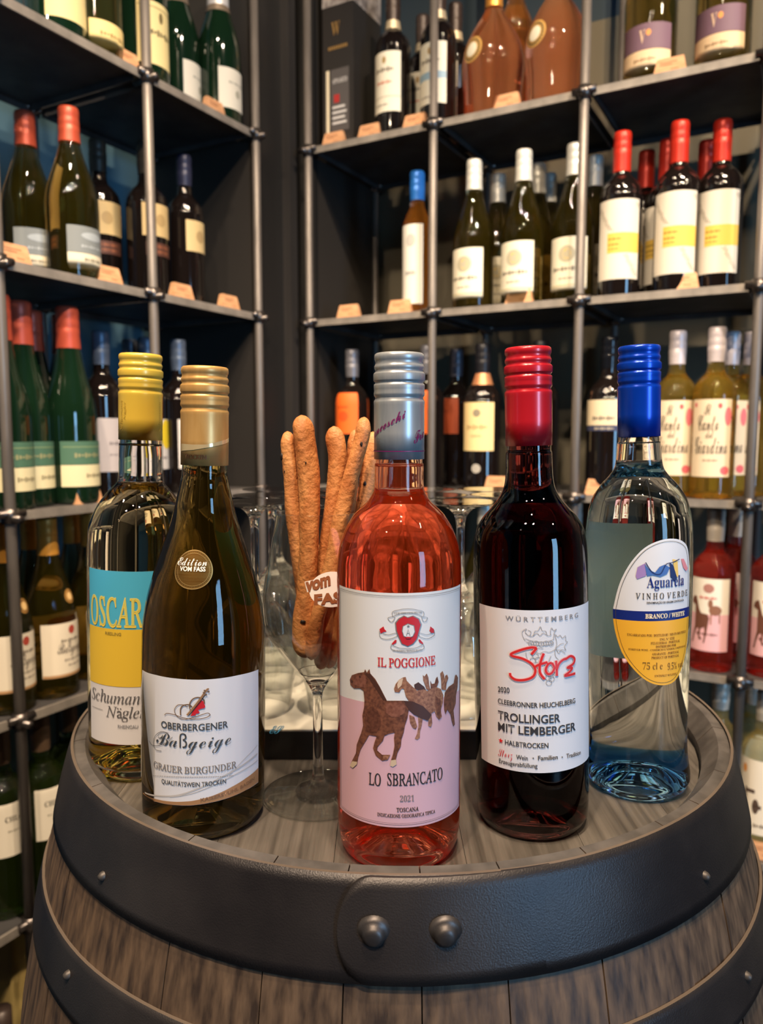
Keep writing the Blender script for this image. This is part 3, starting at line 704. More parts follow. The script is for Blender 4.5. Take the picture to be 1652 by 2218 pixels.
# wooden price tags
TAGW = noisy('tag beech', (216, 164, 122), (196, 142, 100), (30, 30, 200), (.5, .65))
TAGP = mat('burnt print', (140, 84, 56), .7)
tag_proto = None
def tag(rk, L, x, y, label, wd=.056, ht=.030, turn=0, lift=0.0):
    global tag_proto
    p = rack_spot(rk, L, x, y, .012); rz = RZ[rk] + turn
    if tag_proto is None:
        t = thing('price_tag', label, 'price tag')
        b = bmesh.new(); a, c, D = wd / 2, wd / 2 - .006, .018
        v = [b.verts.new(q) for q in ((-a, 0, 0), (a, 0, 0), (a, D, 0), (-a, D, 0), (-c, .005, ht), (c, .005, ht), (c, D - .004, ht), (-c, D - .004, ht))]
        for f in ((0, 3, 2, 1), (4, 5, 6, 7), (0, 1, 5, 4), (2, 3, 7, 6), (1, 2, 6, 5), (0, 4, 7, 3)): b.faces.new([v[i] for i in f])
        bmesh.ops.bevel(b, geom=b.edges[:], offset=.0012, segments=2)
        blk = link('wood_block', b, TAGW, t)
        b = bmesh.new()
        for z, x0, x1 in ((.021, -.017, .012), (.017, -.017, .006), (.008, .002, .017)):
            n = int((x1 - x0) / .0026)
            for i in range(n):
                xa = x0 + i * .0026; e = .005 * z / ht - .0003
                vs = [b.verts.new((xx, e2, zz)) for xx, e2, zz in ((xa, e, z), (xa + .0018, e, z), (xa + .0018, e + .0003, z + .0018), (xa, e + .0003, z + .0018))]; b.faces.new(vs)
        link('print', b, TAGP, blk); tag_proto = t
        t.location = p; t.rotation_euler = (0, 0, rz)
        return t
    t = dup(tag_proto, p, rz); t['label'] = label
    return t
for a in [('R', 1, 719, 285, 'wooden price tag leaning before the black gift box'), ('R', 1, 797, 269, 'wooden price tag between gift box and first cream-label bottle'),
          ('R', 1, 896, 250, 'wooden price tag between the two cream-label bottles, top shelf'), ('R', 1, 1095, 212, 'wooden price tag in front of the round rose bottles'),
          ('R', 1, 1450, 140, 'wooden price tag in front of the purple labelled bottles'), ('R', 2, 751, 664, 'wooden price tag alone in the empty corner bay'),
          ('R', 2, 863, 657, 'wooden price tag at the foot of the blue capped bottle'), ('R', 2, 1122, 641, 'wooden price tag before the white capped bottles'),
          ('R', 2, 1477, 609, 'wooden price tag before the red capped bottles'), ('R', 3, 1075, 1042, 'wooden price tag above the glasses, left of the red wine neck'),
          ('R', 3, 1297, 1050, 'wooden price tag behind the shoulder of the clear bottle'), ('L', 1, 280, 112, 'wooden price tag before the green champagne bottle'),
          ('L', 1, 470, 224, 'wooden price tag before the white foiled bottle'), ('L', 2, 35, 541, 'wooden price tag before the copper capped bottle at the left edge'),
          ('L', 2, 240, 587, 'wooden price tag beside the grey and cream label'), ('L', 2, 400, 628, 'wooden price tag at the foot of the navy capped bottle'),
          ('L', 2, 502, 651, 'wooden price tag near the inner end of the left rack'), ('L', 3, 195, 1066, 'wooden price tag left of the yellow capped bottle shoulder'),
          ('R', 5, 1646, 1850, 'wooden price tag low at the right picture edge')]:
    tag(*a)
# cartons and lying bottles at the foot of the left rack
def low_stock():
    O, d, back, out = RACK['L']
    pm = noisy('pale carton', (200, 176, 112), (186, 160, 98), (8, 8, 8), (.5, .6))
    p0 = on_plane(0, 2110, O + back * .16, out)
    for i, (x, y, lb) in enumerate([(0, 2090, 'pale yellow carton at the bottom left corner'), (62, 2050, 'pale yellow carton behind the lower rack post'), (112, 2040, 'pale yellow carton tucked behind the barrel')]):
        p = p0 - d * .096 * i; b = bmesh.new()
        t = thing('carton', lb, 'box')
        box(b, Vector((p.x, p.y, LV[6] + .0065 + .13)), (.085, .20, .26), (-W, -U, Z3)); bmesh.ops.bevel(b, geom=b.edges[:], offset=.012, segments=3)
        link('carton_body', b, pm, t, True)
    for i, (x, y, lb) in enumerate([(85, 2150, 'dark bottle standing in front of the pale cartons'), (5, 2215, 'dark bottle standing at the very bottom left with a small white seal')]):
        p = on_plane(x, y, O + back * .012, out)
        t = thing('wine_bottle', lb, 'bottle', (p.x, p.y, LV[6] + .0065))
        t.location.z = LV[6] + .0065 + .024 if False else LV[6] + .0065
        pr = [(0, .0), (.02, 0), (.024, .004), (.024, .10), (.020, .125), (.014, .14), (.0135, .18), (0, .18)]
        b = lathe(pr, 24); link('glass_body', b, GL['black'], t)
        b = lathe([(.0143, .142), (.0143, .182), (0, .182)], 24); link('capsule', b, mat('capsule dark', (60, 48, 44), .4), t)
        rev = Rev(Vector((0, 0, 0)), 0, [(.0243, .02), (.0243, .1)]); rev.phi0 = -pi / 2 + .6; rev.R = .0243
        paper(rev, [(-.011, .05), (.011, .05), (.011, .075), (-.011, .075)], mat('paper 226 214 186', CREAM, .6), t, 'label', step=.004)
low_stock()

# ------------------------------------------------------------------ barrel
HEAD = .8510; RIM = .8705
BC = Vector((.0155, .669, 0))
def BR(z):   # outer radius of the staves
    t = (z - .435) / .435; return .3335 - .0625 * t * t - .0005
WOOD = noisy('weathered oak stave', (50, 38, 31), (110, 88, 68), (150, 150, 1.3), (.5, .72), bump=.3, detail=9, lo=.34, hi=.74)
WOODR = noisy('red oak stave', (84, 54, 38), (134, 96, 66), (150, 150, 1.3), (.5, .7), bump=.3, detail=9)
HEADW = noisy('grey oak head', (62, 57, 52), (104, 97, 90), (200, 7, 20), (.42, .62), bump=.4, lo=.3, hi=.72)
IRON = noisy('blackened hoop iron', (42, 39, 41), (66, 61, 60), (9, 9, 9), (.30, .46), .5, bump=.16, bscale=1000)
IRONE = mat('worn hoop edge', (122, 108, 96), .45, .5)  # paler tone on the flat top edge of each hoop
CHIME = noisy('blackened chime', (66, 62, 60), (88, 83, 80), (60, 60, 60), (.5, .65), bump=.3)
def barrel():
    t = thing('wine_barrel', 'old oak wine barrel with black iron hoops carrying the five bottles', 'barrel', (BC.x, BC.y, 0))
    rel = Vector((BC.x, BC.y, 0))
    def ang(x, y):
        o = Vector((0, 0, EYE)) - rel; d = ray(x, y); R = .285
        a = d.x ** 2 + d.y ** 2; b = 2 * (o.x * d.x + o.y * d.y); c = o.x ** 2 + o.y ** 2 - R * R
        q = (-b - sqrt(max(b * b - 4 * a * c, 0))) / (2 * a); p = o + d * q; return atan2(p.y, p.x)
    A = [ang(*q) for q in ((130, 1950), (155, 1930), (369, 2090), (570, 2170), (744, 2180), (913, 2180), (1100, 2150), (1302, 2130), (1480, 2060), (1560, 1960), (1612, 1900))]
    A = sorted(a for i, a in enumerate(A) if i not in (0,))
    a0, a1 = A[0], A[-1] ; rest = 2 * pi - (a1 - a0); n = 13
    A = A + [a1 + rest * (k + 1) / n for k in range(n - 1)]
    N = len(A)
    zs = [.0, .12, .25, .40, .55, .68, .76, .80, .83, .862, RIM - .001]
    for i in range(N):
        s, e = A[i], A[(i + 1) % N] + (2 * pi if i == N - 1 else 0)
        g = .0004 / .28; s += g; e -= g; m = 6; b = bmesh.new(); T = .024
        rr = random.uniform(-.0006, .0006)
        sec = [(BR(z) + rr, z) for z in zs] + [(.262, RIM), (.2505, HEAD + .006), (.2495, HEAD - .02), (BR(.6) - T, .6), (BR(.25) - T, .25), (BR(0) - T, 0)]
        cols = [[b.verts.new((r * cos(s + (e - s) * k / m), r * sin(s + (e - s) * k / m), z)) for r, z in sec] for k in range(m + 1)]
        L = len(sec)
        for k in range(m):
            for j in range(L):
                f = b.faces.new((cols[k][j], cols[k + 1][j], cols[k + 1][(j + 1) % L], cols[k][(j + 1) % L])); f.material_index = 1 if j in (10, 11, 12) else 0
        b.faces.new(cols[0]); b.faces.new(cols[-1][::-1])
        link('stave', b, [WOODR if s < -2.6 and s > -3.3 else WOOD, CHIME], t)
    # head boards, grain running away from the camera
    xs = [-.25, -.205, -.120, -.0445, .036, .112, .180, .25]; R = .2490
    for x0, x1 in zip(xs, xs[1:]):
        b = bmesh.new(); P = []; k = 10; x0 += .00015; x1 -= .00015
        for i in range(k + 1):
            x = x0 + (x1 - x0) * i / k; P.append((x, sqrt(max(R * R - x * x, 1e-8))))
        Q = P + [(x, -y) for x, y in P[::-1]]
        top = [b.verts.new((x, y, HEAD - random.uniform(0, .0))) for x, y in Q]; bot = [b.verts.new((x, y, HEAD - .02)) for x, y in Q]
        b.faces.new(top); b.faces.new(bot[::-1])
        for i in range(len(Q)): b.faces.new((top[i], bot[i], bot[(i + 1) % len(Q)], top[(i + 1) % len(Q)]))
        bmesh.ops.recalc_face_normals(b, faces=b.faces[:])
        link('head_board', b, HEADW, t)
    # hoops
    def hoop(z1, z0, ov, lip=True):
        b = bmesh.new(); n = 160; T = .0022
        sec = [(BR(z1) + .0002, z1)] + [(BR(z0 + (z1 - z0) * q) + T + .0006 * (1 - (2 * q - 1) ** 2), z0 + (z1 - z0) * q) for q in (1, .875, .75, .625, .5, .375, .25, .125, 0)] + [(BR(z0) + .0002, z0)]
        NS = len(sec)
        cols = []
        for k in range(n):
            a = 2 * pi * k / n; dz = .0012 * sin(3 * a + z0 * 50) + .0005 * sin(11 * a)
            cols.append([b.verts.new((r * cos(a), r * sin(a), z + dz * .5)) for r, z in sec])
        for k in range(n):
            for j in range(NS):
                f = b.faces.new((cols[k][j], cols[k][(j + 1) % NS], cols[(k + 1) % n][(j + 1) % NS], cols[(k + 1) % n][j])); f.smooth = 1 <= j <= 8; f.material_index = 1 if j == 0 else 0
        bmesh.ops.recalc_face_normals(b, faces=b.faces[:])
        h = link('hoop', b, [IRON, IRONE], t)
        if ov:   # riveted overlap with a rounded tongue
            aL = ang(735, 2010); aR = aL + .50; b = bmesh.new(); zc = (z0 + z1) / 2; hh = (z1 - z0) / 2 - .0006; T = .0022
            def hr(z):
                return BR(z) + T + .0006 * (1 - ((z - zc) / (z1 - zc)) ** 2)
            aa = [aL - .007 + .062 * (1 - cos(pi / 2 * k / 9)) for k in range(10)] + [aL + .055 + (aR - aL - .055) * k / 30 for k in range(1, 31)]
            cols = []
            for a in aa:
                q = min(max((aL + .055 - a) / .062, 0), 1); hz = hh * sqrt(max(1 - q * q, .0004))
                fd = min(max((aR - a) / .34, 0), 1); hgt = .0019 * fd - .0011 * (1 - fd)
                col = [(hr(zc - hz) - .0012, zc - hz)] + [(hr(zc + hz * v / 4) + hgt, zc + hz * v / 4) for v in range(-4, 5)] + [(hr(zc + hz) - .0012, zc + hz)]
                cols.append([b.verts.new((r * cos(a), r * sin(a), z)) for r, z in col])
            for p, q in zip(cols, cols[1:]):
                for k in range(len(p) - 1): b.faces.new((p[k], q[k], q[k + 1], p[k + 1])).smooth = 0 < k < len(p) - 2
            lo = [b.verts.new(v.co * 1.0) for v in cols[0]]
            for v in lo: v.co.x *= .9955; v.co.y *= .9955
            for k in range(len(lo) - 1): b.faces.new((cols[0][k], cols[0][k + 1], lo[k + 1], lo[k]))
            bmesh.ops.recalc_face_normals(b, faces=b.faces[:])
            link('hoop_overlap', b, IRON, h)
            for x, y in ((808, 1962), (967, 1962)):
                a = ang(x, y); dd = Vector((cos(a), sin(a), -.14)).normalized(); r0 = BR(zc) + .0040
                b = lathe([(.0095, -.002), (.0092, .0), (.0078, .0012), (.0062, .0022), (.0058, .0040), (.0035, .0052), (0, .0055)], 24)
                o = link('rivet', b, noisy('rivet iron', (74, 70, 70), (96, 90, 88), (60, 60, 60), (.35, .55), .7, bump=.3), h, True)
                o.rotation_euler = dd.to_track_quat('Z', 'Y').to_euler(); o.location = (r0 * cos(a), r0 * sin(a), zc - .001)
        return h
    h1 = hoop(.8715, .8180, True); h2 = hoop(.7805, .7430, False); hoop(.60, .55, False); hoop(.32, .27, False); hoop(.13, .09, False); hoop(.052, .0, False)
    for x, y, h, z in ((217, 1893, h1, .833), (1534, 1893, h1, .835), (1562, 2126, h2, .762), (197, 2112, h2, .765)):
        a = ang(x, y); b = lathe([(.0032, -.001), (.0028, .0012), (.0016, .003), (0, .0034)], 10)
        o = link('hoop_nail', b, mat('nail steel', (84, 78, 74), .5, .5), h, True); r = BR(z) + .0025
        o.location = (r * cos(a), r * sin(a), z); o.rotation_euler = Vector((cos(a), sin(a), 0)).to_track_quat('Z', 'Y').to_euler()
barrel()

# ------------------------------------------------------------------ the five bottles in front
def solve_base(xc, yb, R, xtop, ytop):
    """base centre on the barrel head whose near edge shows at (xc,yb); tilt that brings the cap's middle to xtop"""
    p = on_z(xc, yb, HEAD); d = Vector((p.x, p.y, 0)).normalized(); B = Vector((p.x, p.y, HEAD)) + d * R
    t = 0.0
    for _ in range(12):
        a = Vector((sin(t), 0, cos(t))); dd = ray(xtop, ytop); dist = hypot(B.x, B.y)
        q = dd * (dist / hypot(dd.x, dd.y)); H = (EYE + q.z - HEAD) / cos(t)
        top = B + a * H - Vector((0, 0, EYE)); xx = CX + F * top.dot(RT) / top.dot(FW)
        t += (xtop - xx) / (F * H / dist) * .8
    return B, t, H
def prof_from(rows, B, tx):
    """rows (y, xl, xr) in pixels -> (r,z) in the bottle's own frame"""
    Mi = (Matrix.Translation(B) @ Matrix.Rotation(tx, 4, 'Y')).inverted(); o = Mi @ Vector((0, 0, EYE)); D = hypot(o.x, o.y); out = []
    for y, xl, xr in rows:
        dl = Mi.to_3x3() @ ray(xl, y); dr = Mi.to_3x3() @ ray(xr, y)
        al, ar = atan2(dl.y, dl.x), atan2(dr.y, dr.x); h = abs((al - ar + pi) % (2 * pi) - pi) / 2
        r = D * sin(h); t = sqrt(D * D - r * r); zl = o.z + dl.z / hypot(dl.x, dl.y) * t; zr = o.z + dr.z / hypot(dr.x, dr.y) * t
        out.append((r, (zl + zr) / 2))
    return out
def front_bottle(name, label, base, rows, cap, m_glass, m_cap, level, heel=.012, base_tint=None):
    """base (xc,yb,R,xtop,ytop); rows of silhouette below the cap; cap (y_bottom, half px); level = pixel y of the wine's surface or None"""
    xc, yb, R, xt, yt = base; B, tx, H = solve_base(xc, yb, R, xt, yt)
    P = prof_from(rows, B, tx)
    t = thing(name, label, 'bottle', B, rot=(0, tx, 0))
    cz = prof_from([(cap[0], xt - cap[1], xt + cap[1])], B, tx)[0]
    P = sorted(P, key=lambda p: p[1]); rn = min(cz[0] - .0010, P[-1][0])
    P = [p for p in P if p[1] < cz[1] - .002]
    foot = [(0, .020), (R * .30, .018), (R * .58, .009), (R * .72, .0018), (R * .80, .0), (R * .90, .0016), (R * .965, .006)]
    body = [p for p in P if p[1] > heel]
    top = [(rn, cz[1]), (rn, H - .012), (rn * .95, H - .004)]
    full = spline(foot + [(R * .995, heel)] + body + top, 6)
    bm = lathe(full + [(0, H - .004)], 96)
    if level is not None:
        zl = prof_from([(level, xt - 30, xt + 30)], B, tx)[0][1]
        R2 = Rev(B, tx, full)
        zz = [zl + (H - .010 - zl) * k / 14 for k in range(15)]
        inner = [(0, zl)] + [(max(R2.r(z) - .0026, .004), z) for z in zz] + [(0, H - .010)]
        b2 = lathe(inner, 96); bmesh.ops.reverse_faces(b2, faces=b2.faces[:])
        me = bpy.data.meshes.new('x'); b2.to_mesh(me); b2.free(); bm.from_mesh(me); bpy.data.meshes.remove(me)
    link('glass_body', bm, m_glass, t, True)
    if base_tint:
        bt = lathe([(0, .0215), (R * .30, .0195), (R * .58, .0105), (R * .72, .0030), (R * .80, .0006), (R * .90, .0024), (R * .955, .007), (R * .975, .012), (R * .97, .019), (R * .9, .0215), (R * .5, .026), (0, .028)], 64)
        bt_m = bpy.data.materials.new('tinted thick base'); bt_m.use_nodes = True; nt = bt_m.node_tree; nt.nodes.remove(nt.nodes['Principled BSDF'])
        tr = nt.nodes.new('ShaderNodeBsdfTransparent'); va = nt.nodes.new('ShaderNodeVolumeAbsorption'); va.inputs[0].default_value = base_tint[0] + (1,); va.inputs[1].default_value = base_tint[1]
        nt.links.new(tr.outputs[0], nt.nodes['Material Output'].inputs['Surface']); nt.links.new(va.outputs[0], nt.nodes['Material Output'].inputs['Volume'])
        o = link('thick_base', bt, bt_m, t, True); o['label'] = base_tint[2]
    rev = Rev(B, tx, [p for p in full if p[1] > .004])
    rc = cz[0]
    cp = screwcap(t, rc, H, cz[1], m_cap)
    crev = Rev(B, tx, [(rc, 0), (rc, H)])
    return t, rev, cp, crev, H
def rect_label(rev, xl, xr, yt, yb, fr, m, parent, xc=None, ph=None):
    """edges given by pixel in crop frame: left/right x at mid height, top/bottom y at the bottle's middle"""
    A = Art(rev, fr); ym = (yt + yb) / 2
    uL = A.uv(xl, ym)[0]; uR = A.uv(xr, ym)[0]; xc = xc if xc is not None else (xl + xr) / 2
    if ph: uL, uR = ph[0] * rev.R, ph[1] * rev.R
    zt = A.uv(xc, yt)[1]; zb = A.uv(xc, yb)[1]
    o = paper(rev, [(uL, zb), (uR, zb), (uR, zt), (uL, zt)], m, parent)
    return o, uL, uR, zb, zt

INK = mat('black ink', (38, 36, 38), .6); GINK = mat('grey ink', (112, 110, 114), .6); RED = mat('red ink', (196, 34, 44), .5)
LW = mat('label white', (222, 220, 222), .55)

# -- rose with the running horses
def rose():
    m = glass('rose wine bottle', (1.0, .30, .08), 42, ior=1.40, haze=.09, hazecol=(1.0, .12, .015))
    t, rev, cp, crev, H = front_bottle('wine_bottle', 'tall rose bottle with running horses on a pink label, foremost on the barrel', (863, 1901, .0377, 864.5, 765),
        [(1005, 811, 917), (1040, 811, 917), (1062, 809, 919), (1076, 803, 926), (1088, 795, 935), (1101, 780, 949), (1113, 768, 961), (1128, 757, 970), (1144, 748, 979), (1169, 738, 988), (1194, 731, 993),
         (1232, 727.5, 997), (1280, 729, 998), (1450, 730, 997), (1600, 730, 995.5), (1763, 730, 994), (1840, 732, 992)],
        (994, 54.3), m, noisy('silver screw cap', (186, 188, 190), (172, 175, 178), (300, 300, 40), (.28, .38), .45), 1072)
    fr = (700, 1250, 3.312)
    lb, uL, uR, zb, zt = rect_label(rev, 122, 973, 115, 1795, fr, mat('rose label paper', (226, 224, 226), .5), t, xc=540)
    A = Art(rev, fr)
    pink = mat('pink label print', (216, 172, 184), .5)
    bnd = [(128, 850), (200, 872), (290, 893), (420, 905), (560, 905), (720, 893), (860, 862), (968, 812)]
    P = [A.uv(*q) for q in bnd]; P[0] = (uL, P[0][1]); P[-1] = (uR, P[-1][1])
    A.poly_uv([(uL, zb), (uR, zb)] + P[::-1], pink, .0003)
    for ins, wd in ((.0016, .00035), (.0026, .0002)):
        A.stroke_uv([(uL + ins, zb + ins), (uL + ins, zt - ins), (uR - ins, zt - ins), (uR - ins, zb + ins)], wd, mat('silver black line', (84, 82, 84), .3, .5), .0005, True)
    # crest
    gm = mat('silver grey ink', (140, 140, 142), .35, .3)
    ring = [(545, 300), (580, 280), (605, 292), (640, 280), (680, 300), (696, 340), (682, 390), (668, 440), (640, 475), (605, 492), (565, 475), (545, 430), (528, 385), (522, 330)]
    c = (607, 385)
    A.poly([(c[0] + (x - c[0]) * 1.1, c[1] + (y - c[1]) * 1.06) for x, y in ring], gm, .00045)
    A.poly(ring, RED, .00055)
    A.poly([(568, 350), (605, 330), (650, 345), (658, 390), (642, 425), (605, 440), (573, 422), (562, 385)], gm, .00065)
    A.poly([(573, 352), (605, 336), (645, 349), (652, 390), (638, 421), (605, 434), (577, 418), (568, 385)], mat('rose label paper', (226, 224, 226)), .00075)
    A.star(608, 350, .0010, gm, .0009)
    A.stroke([(595, 418), (607, 370), (620, 418)], .0003, gm, .0009, smooth=0); A.stroke([(600, 400), (615, 400)], .0003, gm, .0009)
    A.poly([(588, 425), (628, 425), (622, 438), (594, 438)], RED, .0009)
    for q in ([(500, 282), (498, 248), (550, 232), (607, 226), (665, 232), (717, 248), (716, 285)], [(500, 282), (550, 262), (607, 255), (665, 262), (716, 285)], [(500, 282), (465, 292), (482, 318), (500, 318), (515, 285)],
              [(716, 285), (745, 290), (730, 318), (712, 312), (704, 280)], [(405, 385), (412, 430), (462, 445), (525, 425), (523, 400), (470, 412), (425, 400)], [(790, 378), (792, 415), (745, 440), (690, 425), (690, 400), (740, 412), (780, 398)],
              [(490, 482), (488, 512), (540, 532), (603, 538), (665, 532), (718, 512), (716, 480)], [(490, 482), (540, 505), (603, 512), (665, 505), (716, 480)]):
        A.stroke(q, .00028, gm)
    A.poly([(405, 372), (434, 352), (440, 372), (456, 388), (430, 394), (412, 404)], RED); A.poly([(790, 372), (765, 352), (762, 372), (758, 385), (775, 402), (790, 398)], RED)
    A.poly([(490, 478), (516, 448), (526, 450), (524, 470), (500, 484)], RED); A.poly([(716, 474), (690, 444), (680, 448), (688, 468), (708, 480)], RED)
    A.text('CUM VIRE CUM DECOR', 508, 706, 262, 13, gm, 'serif', off=.0006); A.text('DE DOMINA MONTIS ILCINI', 498, 708, 532, 13, gm, 'serif')
    A.text('IL POGGIONE', 392, 800, 645, 66, RED, 'roman', .018)
    A.text('LO', 330, 415, 1495, 88, INK, 'roman', .012, yl=1484, yr=1495); A.text('SBRANCATO', 460, 850, 1488, 88, INK, 'roman', .012)
    A.text('2021', 550, 650, 1608, 46, GINK, 'serif', -.01); A.text('TOSCANA', 525, 682, 1680, 30, INK, 'roman', .02); A.text('INDICAZIONE GEOGRAFICA TIPICA', 390, 798, 1722, 25, INK, 'roman', .02)
    # horses
    hb = noisy('bay horse print', (88, 50, 38), (128, 78, 56), (500, 500, 500), (.5, .6)); hd = mat('dark horse print', (74, 42, 32), .55); hl = noisy('chestnut horse print', (120, 74, 56), (168, 118, 90), (600, 600, 600), (.5, .6))
    hl2 = mat('pale sock print', (206, 180, 152), .55)
    A.poly([(650, 770), (680, 752), (722, 785), (740, 820), (690, 815), (655, 800)], hd, .00045)
    A.poly([(712, 700), (722, 712), (740, 690), (752, 720), (757, 770), (766, 812), (738, 806), (726, 770), (715, 740)], hl, .00045)
    A.poly([(765, 740), (775, 765), (795, 762), (805, 725), (815, 712), (824, 750), (812, 785), (790, 800), (768, 800)], hb, .00045)
    A.poly([(835, 690), (852, 672), (862, 700), (866, 732), (872, 705), (884, 698), (893, 722), (880, 760), (876, 812), (844, 806), (842, 740)], hl, .00045)
    A.poly([(508, 800), (520, 765), (545, 735), (572, 718), (590, 714), (598, 742), (640, 785), (672, 812), (720, 803), (765, 825), (775, 880), (720, 940), (670, 945), (625, 905), (592, 855), (578, 800), (560, 800), (545, 826), (515, 824)], hl, .0005)
    A.poly([(540, 738), (572, 722), (560, 775), (535, 800), (530, 770)], mat('blaze print', (216, 186, 160), .55), .00058)
    A.poly([(615, 985), (650, 1000), (662, 1035), (672, 1070), (660, 1090), (640, 1080), (622, 1045)], hl, .0005)
    A.poly([(678, 1000), (712, 1010), (704, 1060), (692, 1105), (690, 1150), (672, 1165), (655, 1158), (672, 1120), (682, 1060)], hl, .0005)
    A.poly([(700, 905), (718, 845), (760, 800), (805, 786), (838, 800), (856, 845), (852, 900), (838, 950), (846, 1000), (826, 1022), (808, 1000), (795, 960), (772, 975), (778, 1045), (768, 1075), (750, 1066), (752, 1015), (740, 960), (705, 955)], hl, .00055)
    A.poly([(800, 850), (838, 880), (840, 940), (832, 1015), (812, 990), (800, 920)], hb, .00062)
    A.poly([(860, 885), (868, 825), (895, 785), (930, 760), (940, 705), (948, 698), (960, 720), (957, 790), (946, 850), (944, 905), (928, 955), (938, 1055), (928, 1070), (916, 1030), (908, 985), (885, 950), (872, 982), (863, 950)], hb, .00055)
    horse = [(195, 735), (210, 702), (255, 686), (296, 680), (304, 658), (316, 684), (334, 656), (341, 690), (375, 728), (408, 785), (438, 845), (458, 884), (520, 884), (575, 884), (606, 905), (612, 950), (603, 1005), (585, 1060), (576, 1110), (560, 1160),
             (556, 1210), (532, 1258), (522, 1300), (526, 1340), (500, 1358), (480, 1350), (488, 1308), (502, 1262), (512, 1205), (508, 1152), (514, 1112), (470, 1122), (440, 1136), (428, 1172), (392, 1215), (388, 1240), (425, 1272), (482, 1272),
             (462, 1308), (425, 1316), (380, 1278), (360, 1225), (372, 1178), (386, 1140), (332, 1130), (308, 1172), (272, 1232), (254, 1290), (246, 1340), (218, 1367), (196, 1352), (214, 1310), (238, 1262), (244, 1200), (276, 1115), (290, 1062),
             (284, 990), (296, 932), (299, 880), (292, 812), (268, 796), (225, 796), (200, 772)]
    A.poly(horse, hb, .0006)
    A.poly([(575, 884), (640, 888), (715, 925), (772, 985), (745, 1028), (700, 1010), (650, 985), (612, 950)], hd, .00065)
    A.poly([(300, 690), (341, 690), (400, 775), (455, 884), (430, 880), (380, 800), (335, 730)], hd, .00068)
    A.poly([(245, 706), (300, 700), (318, 740), (300, 792), (250, 780), (215, 760)], noisy('horse highlight', (112, 66, 52), (142, 90, 72), (500, 500, 500)), .00068)
    hs = noisy('bay shade print', (80, 45, 34), (106, 62, 46), (500, 500, 500)); A.poly([(315, 950), (345, 925), (390, 950), (412, 1000), (418, 1060), (385, 1112), (340, 1115), (312, 1090), (300, 1030)], hs, .00068)
    A.poly([(450, 905), (500, 895), (565, 893), (592, 925), (580, 975), (540, 1000), (490, 1000), (450, 970)], noisy('horse highlight', (128, 72, 60), (170, 110, 92)), .00068)
    A.poly([(196, 1352), (214, 1318), (248, 1322), (246, 1340), (218, 1367)], hl2, .0007); A.poly([(480, 1350), (488, 1310), (522, 1306), (526, 1340), (500, 1358)], hl2, .0007)
    A.poly([(430, 1276), (482, 1272), (462, 1308), (428, 1312)], hl, .0007)
    A.disc(210, 745, .0008, hd, .0008, 10); A.disc(268, 712, .0007, hd, .0008, 8)
    A.done(lb)
    fc = (700, 740, 3.962); C = Art(crev, fc)
    pu = mat('purple cap print', (120, 24, 92), .4)
    C.text('anceschi', 440, 706, 740, 78, pu, 'script', .004, yl=832, yr=652, off=.0003)
    C.text('Fra', 776, 858, 850, 96, pu, 'script', .004, yl=878, yr=815, off=.0003)
    ring_ = [(k * .0008 - .040, 0) for k in range(100)]
    z0 = C.uv(650, 942)[1]
    C.stroke_uv([(crev.R * (-pi + 2 * pi * k / 60), z0) for k in range(61)], .0005, pu, .0003)
    C.done(cp)
rose()

